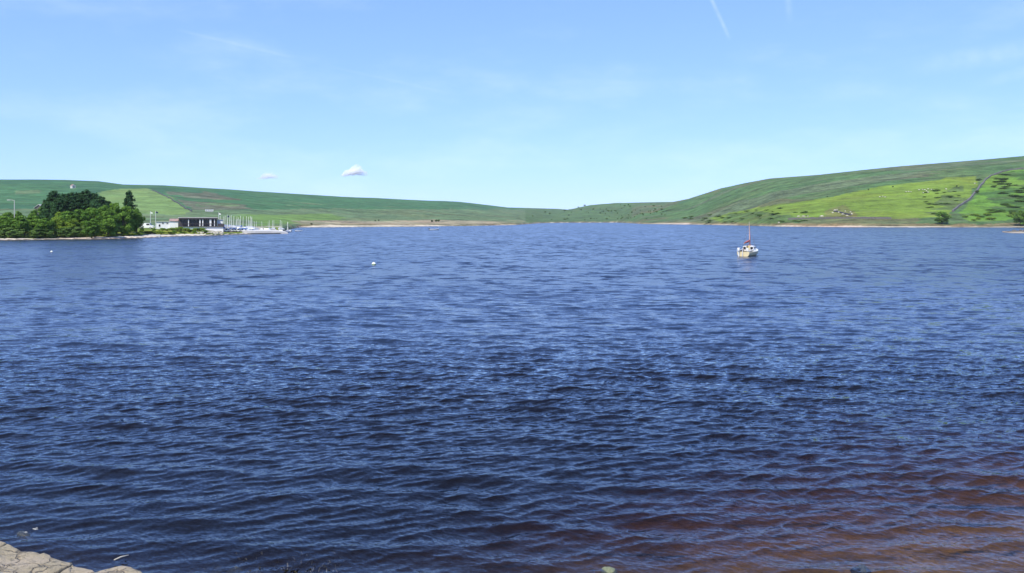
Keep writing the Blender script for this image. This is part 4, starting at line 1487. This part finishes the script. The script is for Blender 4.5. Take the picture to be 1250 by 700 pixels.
def dinghy_proto(cover):
    e = empty('dinghy', (0, 0, 0))
    L, B, H = 4.2, 1.5, 0.42
    rings = hull_rings(L, B, H, n=10, half=5)
    MB().loft(rings, close=False, cap=False).build('hull', 'white_gelcoat', e, True)
    MB().add(rings[0], [tuple(range(len(rings[0])))]).build('transom', 'white_gelcoat', e)
    cv = MB()
    for i in range(len(rings) - 1):
        a, b = Vector(rings[i][0]), Vector(rings[i + 1][0])
        a_, b_ = Vector(rings[i][-1]), Vector(rings[i + 1][-1])
        up = lambda p: Vector((p.x, 0, p.z + (0.70 if p.x < L * 0.62 else 0.70 * max(0, 1 - (p.x - L * 0.62) / (L * 0.38)))))
        cv.add([a * 1.01, b * 1.01, up(b), up(a), b_ * 1.01, a_ * 1.01], [(0, 1, 2, 3), (3, 2, 4, 5)])
    cv.build('cover', cover, e)
    MB().tube([(L * 0.6, 0, 0.3), (L * 0.6 - 0.05, 0, 3.0), (L * 0.6 - 0.15, 0, 5.2)], [0.085, 0.08, 0.06], 8).build('mast', 'buoy_white', e)
    MB().tube([(L * 0.58, 0, 1.05), (0.4, 0, 0.98)], 0.07, 8).build('boom', 'alloy', e)
    MB().tube([(L * 0.97, 0, 0.45), (L * 0.6 - 0.1, 0, 4.4)], 0.012, 5).build('forestay', 'wire', e)
    for s in (-1, 1):
        MB().tube([(L * 0.5, s * 0.7, 0.4), (L * 0.6 - 0.1, s * 0.02, 4.4)], 0.012, 5).build('shroud', 'wire', e)
    return e


PROTO = {c: dinghy_proto(c) for c in ('blue_cover', 'grey_cover', 'white_gelcoat')}
used = set()


def dinghy(u, D, rz, cover, label, group, z=None, scale=1.0, lean=0.0, trolley=False):
    o = PROTO[cover] if cover not in used else copy_tree(PROTO[cover])
    used.add(cover)
    zz = ground(u, D) if z is None else z
    o.location = W(u, D, zz + (0.42 if trolley else 0.0))
    o.rotation_euler = (lean, 0, rz)
    o.scale = (scale, scale, scale)
    tag(o, label, 'dinghy', group)
    if trolley:
        fr = link('trolley_frame', TROLLEY[0], o)
        for s in (-1, 1):
            link('trolley_wheel', TROLLEY[1], o, (1.5, s * 0.55, -0.22))
    return o


_t = MB(); _t.tube([(0.3, 0, -0.12), (4.6, 0, -0.12)], 0.035, 6); _t.tube([(1.5, -0.55, -0.22), (1.5, 0.55, -0.22)], 0.03, 6)
_t.tube([(4.2, 0, -0.12), (4.2, 0, -0.44)], 0.03, 6)
_w = MB(); _w.tube([(0, -0.06, 0), (0, 0.06, 0)], 0.22, 12)
TROLLEY = (_t.data('trolley_frame', 'alloy'), _w.data('trolley_wheel', 'black_plastic'))
CV = ['blue_cover', 'grey_cover', 'blue_cover', 'white_gelcoat', 'grey_cover']
DL = {'blue_cover': 'dinghy under a blue cover with bare mast in the shore dinghy park',
      'grey_cover': 'dinghy under a grey cover with bare mast in the shore dinghy park',
      'white_gelcoat': 'uncovered white dinghy with bare mast in the shore dinghy park'}
for i, (u, vt) in enumerate([(274, 264.5), (278.7, 265), (281.5, 264), (284.2, 266), (287, 264), (289, 263.5), (293, 264.5), (295.6, 265), (297.6, 264.5), (300.5, 265.2), (302.3, 264), (304.7, 265), (307.6, 264.6), (309.2, 265.2), (312.2, 266.5)]):
    D = 296 + (i * 7 % 5) * 3.4 + (u - 274) * 0.25
    c = CV[i % 5]
    z = ground(u, D)
    dinghy(u, D, rnd.choice([radians(200), radians(20), radians(240)]) + rnd.uniform(-.3, .3), c, DL[c], 'dinghies in the dinghy park', scale=(vh(vt, D) - z) / 5.5, lean=rnd.uniform(-.05, .05), trolley=True)
for i in range(9):
    u = 276 + i * 3.9 + rnd.uniform(-1, 1)
    c = CV[(i + 2) % 5]
    dinghy(u, 290 + (u - 274) * 0.35 + rnd.uniform(-1.5, 1.5), radians(110) + rnd.uniform(-.5, .5), c, DL[c], 'dinghies in the dinghy park', scale=rnd.uniform(0.72, 0.86), lean=rnd.uniform(-.05, .05), trolley=True)
for u, c in [(315, 'grey_cover'), (318.4, 'white_gelcoat'), (327.5, 'blue_cover'), (331.5, 'grey_cover'), (336, 'white_gelcoat'), (340, 'grey_cover')]:
    dinghy(u, float(shore(u)) + 11, rnd.uniform(0, 6), c, 'rigged dinghy drawn up along the stony point beyond the dinghy park', 'dinghies along the stony point', scale=rnd.uniform(0.6, 0.8), lean=rnd.uniform(-.06, .06), trolley=True)
dinghy(322.5, 318, radians(10), 'white_gelcoat', 'white dinghy with short mast alone on the stony point', None, scale=0.62, trolley=True)
for u, D, rz, vt, c, l in [(345.5, 334, 2.4, 268.5, 'white_gelcoat', 0), (348.4, 337, 1.3, 271, 'grey_cover', 0), (351.4, 339, 1.9, 271, 'white_gelcoat', 0), (356, 343, 2.9, 271, 'grey_cover', 0)]:
    dinghy(u, D, rz, c, 'pale dinghy with bare mast moored off the slipway tip', 'dinghies moored off the slipway tip', z=0.02, scale=(vh(vt, D)) / 5.3, lean=rnd.uniform(-.06, .06))


def rowing_boat(u, D, rz, label, motor=False, s=1.0):
    e = empty('rowing_boat', ((u - U0) / F * D, D, 0.0), rz, label, 'rowing boat', scale=s)
    rings = hull_rings(3.6, 1.45, 0.46, n=10, half=5)
    MB().loft(rings, close=False, cap=False).build('hull', 'white_gelcoat', e, True)
    MB().add(rings[0], [tuple(range(len(rings[0])))]).build('transom', 'white_gelcoat', e)
    for s_ in (0, -1):
        MB().tube([r[s_] for r in rings], 0.045, 6).build('gunwale', 'white_gelcoat', e)
    for x in (0.6, 1.6, 2.5):
        MB().box((x, 0, 0.3), (0.24, 1.1, 0.04)).build('thwart', 'wood_spar', e)
    if motor:
        ob = MB().box((-0.22, 0, 0.66), (0.34, 0.3, 0.42)).build('outboard_motor', 'black_plastic', e, bevel=0.06)
        MB().box((-0.2, 0, 0.1), (0.12, 0.1, 0.8)).build('shaft', 'black_plastic', ob)


rowing_boat(524.5, 410, 0.25, 'small white motor boat with dark outboard afloat off the far shore', True, 1.25)
rowing_boat(360.2, 366, 0.1, 'little white rowing boat afloat beyond the moored dinghies', False, 0.9)


# buoys
def buoy(u, D, r, label, green):
    e = empty('mooring_buoy', ((u - U0) / F * D, D, 0.0), 0.4, label, 'buoy')
    prof = [(0.05, -0.75), (0.7, -0.6), (0.98, -0.15), (0.95, 0.3), (0.62, 0.72), (0.16, 0.92), (0.10, 1.0)]
    b = MB().loft([[(q * r * cos(a * pi / 8), q * r * sin(a * pi / 8), z * r + r * 0.25) for a in range(16)] for q, z in prof]).build('float', 'buoy_white', e, True)
    b2 = [(1.0, -0.22), (1.03, -0.12), (1.03, 0.12), (0.99, 0.18)]
    MB().loft([[(q * r * cos(a * pi / 8), q * r * sin(a * pi / 8), z * r + r * 0.15) for a in range(16)] for q, z in b2], cap=False).build('band', 'buoy_green' if green else 'grey_plastic', e, True)
    MB().tube([(r * 0.14 * cos(t), 0, r * (1.36 + 0.14 * sin(t))) for t in np.linspace(-1.2, 4.3, 10)], r * 0.04, 6).build('ring', 'wire', e)


buoy(456.3, 92, 0.24, 'white mooring buoy with weedy green band on open water', True)
buoy(63, 128, 0.19, 'small white mooring buoy off the lakeside wood', False)

# ------------------------------------------------------------------ foreground: stone ledge, stones, stick, weed
def slab_data(poly, ztop, seed, n=26, thick=0.45):
    """an irregular flagstone: rough outline, worn top, rounded lip"""
    r = random.Random(seed)
    pts = []
    m = len(poly)
    for i in range(m):
        a, b = Vector(poly[i]), Vector(poly[(i + 1) % m])
        k = max(3, int((b - a).length / 0.07))
        for j in range(k):
            p = a.lerp(b, j / k)
            nrm = Vector((-(b - a).y, (b - a).x)).normalized()
            w = VN.fbm(np.array([p.x * 3.1 + seed]), np.array([p.y * 3.1]), 4)[0] * 0.075
            pts.append(p + nrm * w)
    c = sum(pts, Vector((0, 0))) / len(pts)
    rings = []
    steps = [(1.0, -thick), (1.0, -0.10), (0.995, -0.045), (0.985, -0.012), (0.965, 0.0), (0.90, 0.004), (0.8, 0.006), (0.68, 0.006), (0.55, 0.006), (0.42, 0.006), (0.28, 0.006), (0.14, 0.006), (0.03, 0.006)]
    for q, dz in steps:
        ring = []
        for p in pts:
            x, y = c.x + (p.x - c.x) * q, c.y + (p.y - c.y) * q
            z = ztop + dz
            if dz > -0.09:
                z += 0.035 * VN2.fbm(np.array([x * 1.7 + seed]), np.array([y * 1.7]), 4)[0] + 0.012 * VN.fbm(np.array([x * 9.]), np.array([y * 9.]), 2)[0]
            ring.append((x, y, z))
        rings.append(ring)
    return MB().loft(rings).data('slab', 'weathered_slab', True)


def ledge():
    e = empty('stone_ledge', (0, 0, 0), 0)
    tag(e, 'pale cracked stone ledge sloping into the water at the bank', 'stone ledge')
    g_ = 0.012
    # courses of slabs: along the water line, then up the bank; corner points in plan
    row0 = [(-11.2, 14.1), (-9.6, 13.35), (-8.15, 12.62), (-7.45, 12.12), (-6.72, 11.72), (-6.10, 11.40), (-5.66, 11.13)]
    row1 = [(-11.5, 13.0), (-9.9, 12.2), (-8.5, 11.50), (-7.75, 11.42), (-6.95, 11.12), (-6.2, 10.72), (-5.78, 10.62)]
    row2 = [(-11.8, 11.8), (-10.2, 11.0), (-8.8, 10.5), (-7.95, 10.3), (-7.1, 10.1), (-6.35, 9.8), (-5.7, 9.75)]
    row3 = [(-12.0, 10.4), (-10.5, 9.7), (-9.0, 9.3), (-8.1, 9.1), (-7.3, 8.9), (-6.5, 8.7), (-5.8, 8.6)]
    rows = [row0, row1, row2, row3]
    sd_ = 0
    for j in range(3):
        for i in range(len(row0) - 1):
            sd_ += 1
            q = [rows[j][i], rows[j][i + 1], rows[j + 1][i + 1], rows[j + 1][i]]
            c = sum((Vector(p) for p in q), Vector((0, 0))) / 4
            q = [tuple(c + (Vector(p) - c) * (1 - g_ / (Vector(p) - c).length)) for p in q]
            z = 0.22 + 0.10 * j + rnd.uniform(-0.012, 0.012)
            o = link('slab', slab_data(q, z, sd_), e)
    # the last two stones at the right, one set lower
    o = link('slab', slab_data([(-5.72, 11.10), (-5.42, 11.38), (-5.08, 11.22), (-4.74, 10.86), (-4.66, 10.5), (-5.6, 10.5)], 0.21, 41), e)
    o = link('slab', slab_data([(-5.62, 10.46), (-4.75, 10.46), (-4.6, 9.7), (-5.6, 9.7)], 0.30, 42), e)


ledge()
WET = [boulder_data(s, 'wet_rock', 3) for s in (51, 52, 53)]
ALG = [boulder_data(s, 'algae_rock', 3) for s in (54, 55)]


def shore_stone(u, v, z, sx, sy, sz, label, group, data):
    D = EYE * F / (v - V0) * (1 - z / EYE)
    X = (u - U0) / F * D
    o = link('shore_stone', data, None, (X, D, z), (rnd.uniform(-.3, .3), rnd.uniform(-.3, .3), rnd.uniform(0, 6)), (sx, sy, sz))
    return tag(o, label, 'stone', group)


shore_stone(743, 701, -0.05, .16, .14, .10, 'greenish algae-covered stone just breaking the water surface', None, ALG[0])
shore_stone(1052, 699, -0.05, .26, .16, .11, 'dark wet stone just breaking the brown shallow water', None, WET[0])
shore_stone(30, 655, -0.05, .24, .12, .07, 'dark wet stone washed by foam beside the stone ledge', None, WET[1])
for i in range(26):
    u, v = rnd.uniform(170, 345), rnd.uniform(678, 716)
    if v < 712 - (u - 170) * 0.16: continue
    sz = rnd.uniform(0.06, 0.15)
    shore_stone(u, v, rnd.uniform(-0.17, -0.09), sz * rnd.uniform(1, 1.8), sz, sz * .7, 'dark wet stone in the shallow water beside the stone ledge', 'wet stones beside the ledge', WET[i % 3])
# foam by the ledge, floating stick and scraps
def foam_patch(u, v, s, label, seed):
    D = (EYE - 0.05) * F / (v - V0)
    r = random.Random(seed)
    b = MB()
    for k in range(14):
        c = Vector((r.gauss(0, s), r.gauss(0, s * 0.7), r.uniform(0, 0.02)))
        q = r.uniform(0.25, 0.55) * s
        rr = [[(c.x + q * f * cos(a * pi / 4), c.y + q * f * sin(a * pi / 4), c.z + zz * q) for a in range(8)] for f, zz in ((0.9, -0.4), (1.0, 0.0), (0.75, 0.45), (0.2, 0.65))]
        b.loft(rr)
    o = b.build('foam_patch', 'foam', None, True, loc=((u - U0) / F * D, D, 0.035))
    return tag(o, label, 'foam')


foam_patch(42.5, 645.5, 0.022, 'small clump of white foam on the water beside the stone ledge', 1)
foam_patch(32, 649.5, 0.012, 'tiny fleck of foam between the larger foam and the ledge', 2)


def stick(u, v, L, rz, label):
    D = (EYE - 0.06) * F / (v - V0)
    o = MB().tube([(-L / 2, 0, 0), (0, 0.015, 0.012), (L / 2, -0.01, 0.02)], [0.009, 0.012, 0.006], 8).build('driftwood_stick', 'bleached_wood', None, True, loc=((u - U0) / F * D, D, 0.03))
    o.rotation_euler = (0, 0, rz)
    return tag(o, label, 'driftwood')


stick(148, 679, 0.20, 0.75, 'short bleached stick floating between the ledge and the weed')


def weed_bed():
    r = np.random.default_rng(6)
    V, Fc = [], []
    for i in range(1600):
        u, v = r.uniform(140, 420), r.uniform(672, 730)
        if v < 708 - (u - 150) * 0.10 + r.normal(0, 5) and r.random() < 0.93: continue
        D = EYE * F / (v - V0)
        x = (u - U0) / F * D
        a, l = r.uniform(0, 6.28), r.uniform(0.03, 0.10)
        b = len(V)
        z0, z1 = -0.05, r.uniform(-0.045, 0.0)
        dx, dy = cos(a) * l, sin(a) * l
        V += [(x, D, z0), (x + 0.014, D, z0), (x + dx * .6 + 0.014, D + dy * .6, z1), (x + dx, D + dy, z1 - 0.012)]
        Fc.append((b, b + 1, b + 2, b + 3))
    o = link('water_weed', mesh_data('water_weed', V, Fc, 'weed'))
    tag(o, 'dark tangled weed in the shallow water by the bank', 'weed', kind='stuff')


weed_bed()


# ------------------------------------------------------------------ clouds far beyond the hills, outside the haze
def cloud(u, v, wpx, hpx, D, dens, label, seed):
    k = D / F
    w, h = wpx * k, hpx * k
    r = random.Random(seed)
    lumps = []
    for x, z, q in [(-0.42, -0.06, 0.08), (-0.30, -0.02, 0.12), (-0.16, 0.04, 0.16), (-0.02, 0.14, 0.20), (0.10, 0.30, 0.20), (0.17, 0.42, 0.15), (0.26, 0.20, 0.18), (0.36, 0.04, 0.13), (0.45, -0.05, 0.07)]:
        lumps.append((Vector((x + r.uniform(-.03, .03), r.uniform(-0.12, 0.12), z + r.uniform(-.04, .04))), q * r.uniform(0.9, 1.15)))
    bm = bmesh.new()
    bmesh.ops.create_icosphere(bm, subdivisions=5, radius=1.0)
    for vt in bm.verts:
        d = vt.co.normalized()
        best = 0.08
        for c, rad in lumps:
            b = d.dot(c); q = c.dot(c) - rad * rad
            disc = b * b - q
            if disc > 0:
                best = max(best, b + sqrt(disc))
        p = d * best
        p.z = max(p.z, -0.13)
        vt.co = Vector((p.x * w, p.y * w, p.z * h * 1.15))
    bmesh.ops.smooth_vert(bm, verts=bm.verts, factor=0.5, use_axis_x=True, use_axis_y=True, use_axis_z=True)
    me = bpy.data.meshes.new('cumulus_cloud'); bm.to_mesh(me); bm.free()
    mname = 'cloud_vapour_%d' % seed
    m_, gg, out = new_mat(mname)
    tc = gg.n('ShaderNodeTexCoord').outputs['Object']
    nz = gg.noise(tc, 7.0 / w, 4.0, 0.6)
    nrm = gg.vm('LENGTH', gg.vm('MULTIPLY', tc, (1.7 / w, 1.7 / w, 1.35 / h)), out=1)
    d = gg.ss(gg.m('ADD', nrm, gg.lin(nz, 0.3, 0.7, 0.5, -0.4)), 0.25, 1.0, dens / w, 0.0)
    pv = gg.n('ShaderNodeVolumePrincipled')
    pv.inputs['Color'].default_value = (1, 1, 1, 1)
    pv.inputs['Anisotropy'].default_value = -0.2
    gg.put(pv.inputs['Density'], d)
    gg.nt.links.new(pv.outputs[0], out.inputs['Volume'])
    me.materials.append(m_)
    o = link('cumulus_cloud', me, None, ((u - U0) * k, D, EYE + (V0 - v) * k))
    return tag(o, label, 'cloud')


cloud(431, 213, 34, 19, 9000, 13.0, 'bright white puff of cloud above the left hills', 3)
cloud(326, 217.5, 30, 12, 9500, 6.0, 'fainter thin white cloud low over the left hills', 5)


# ------------------------------------------------------------------ summer haze between the hills
def haze():
    m_, gg, out = new_mat('summer_haze')
    pv = gg.n('ShaderNodeVolumePrincipled')
    pv.inputs['Color'].default_value = (0.86, 0.93, 1.0, 1)
    pv.inputs['Density'].default_value = 0.00005
    gg.nt.links.new(pv.outputs[0], out.inputs['Volume'])
    o = MB().box((0, 2090, 71), (9400, 4420, 158)).build('haze', 'summer_haze')
    tag(o, 'thin pale summer haze over the lake and hills', 'haze', kind='stuff')


haze()
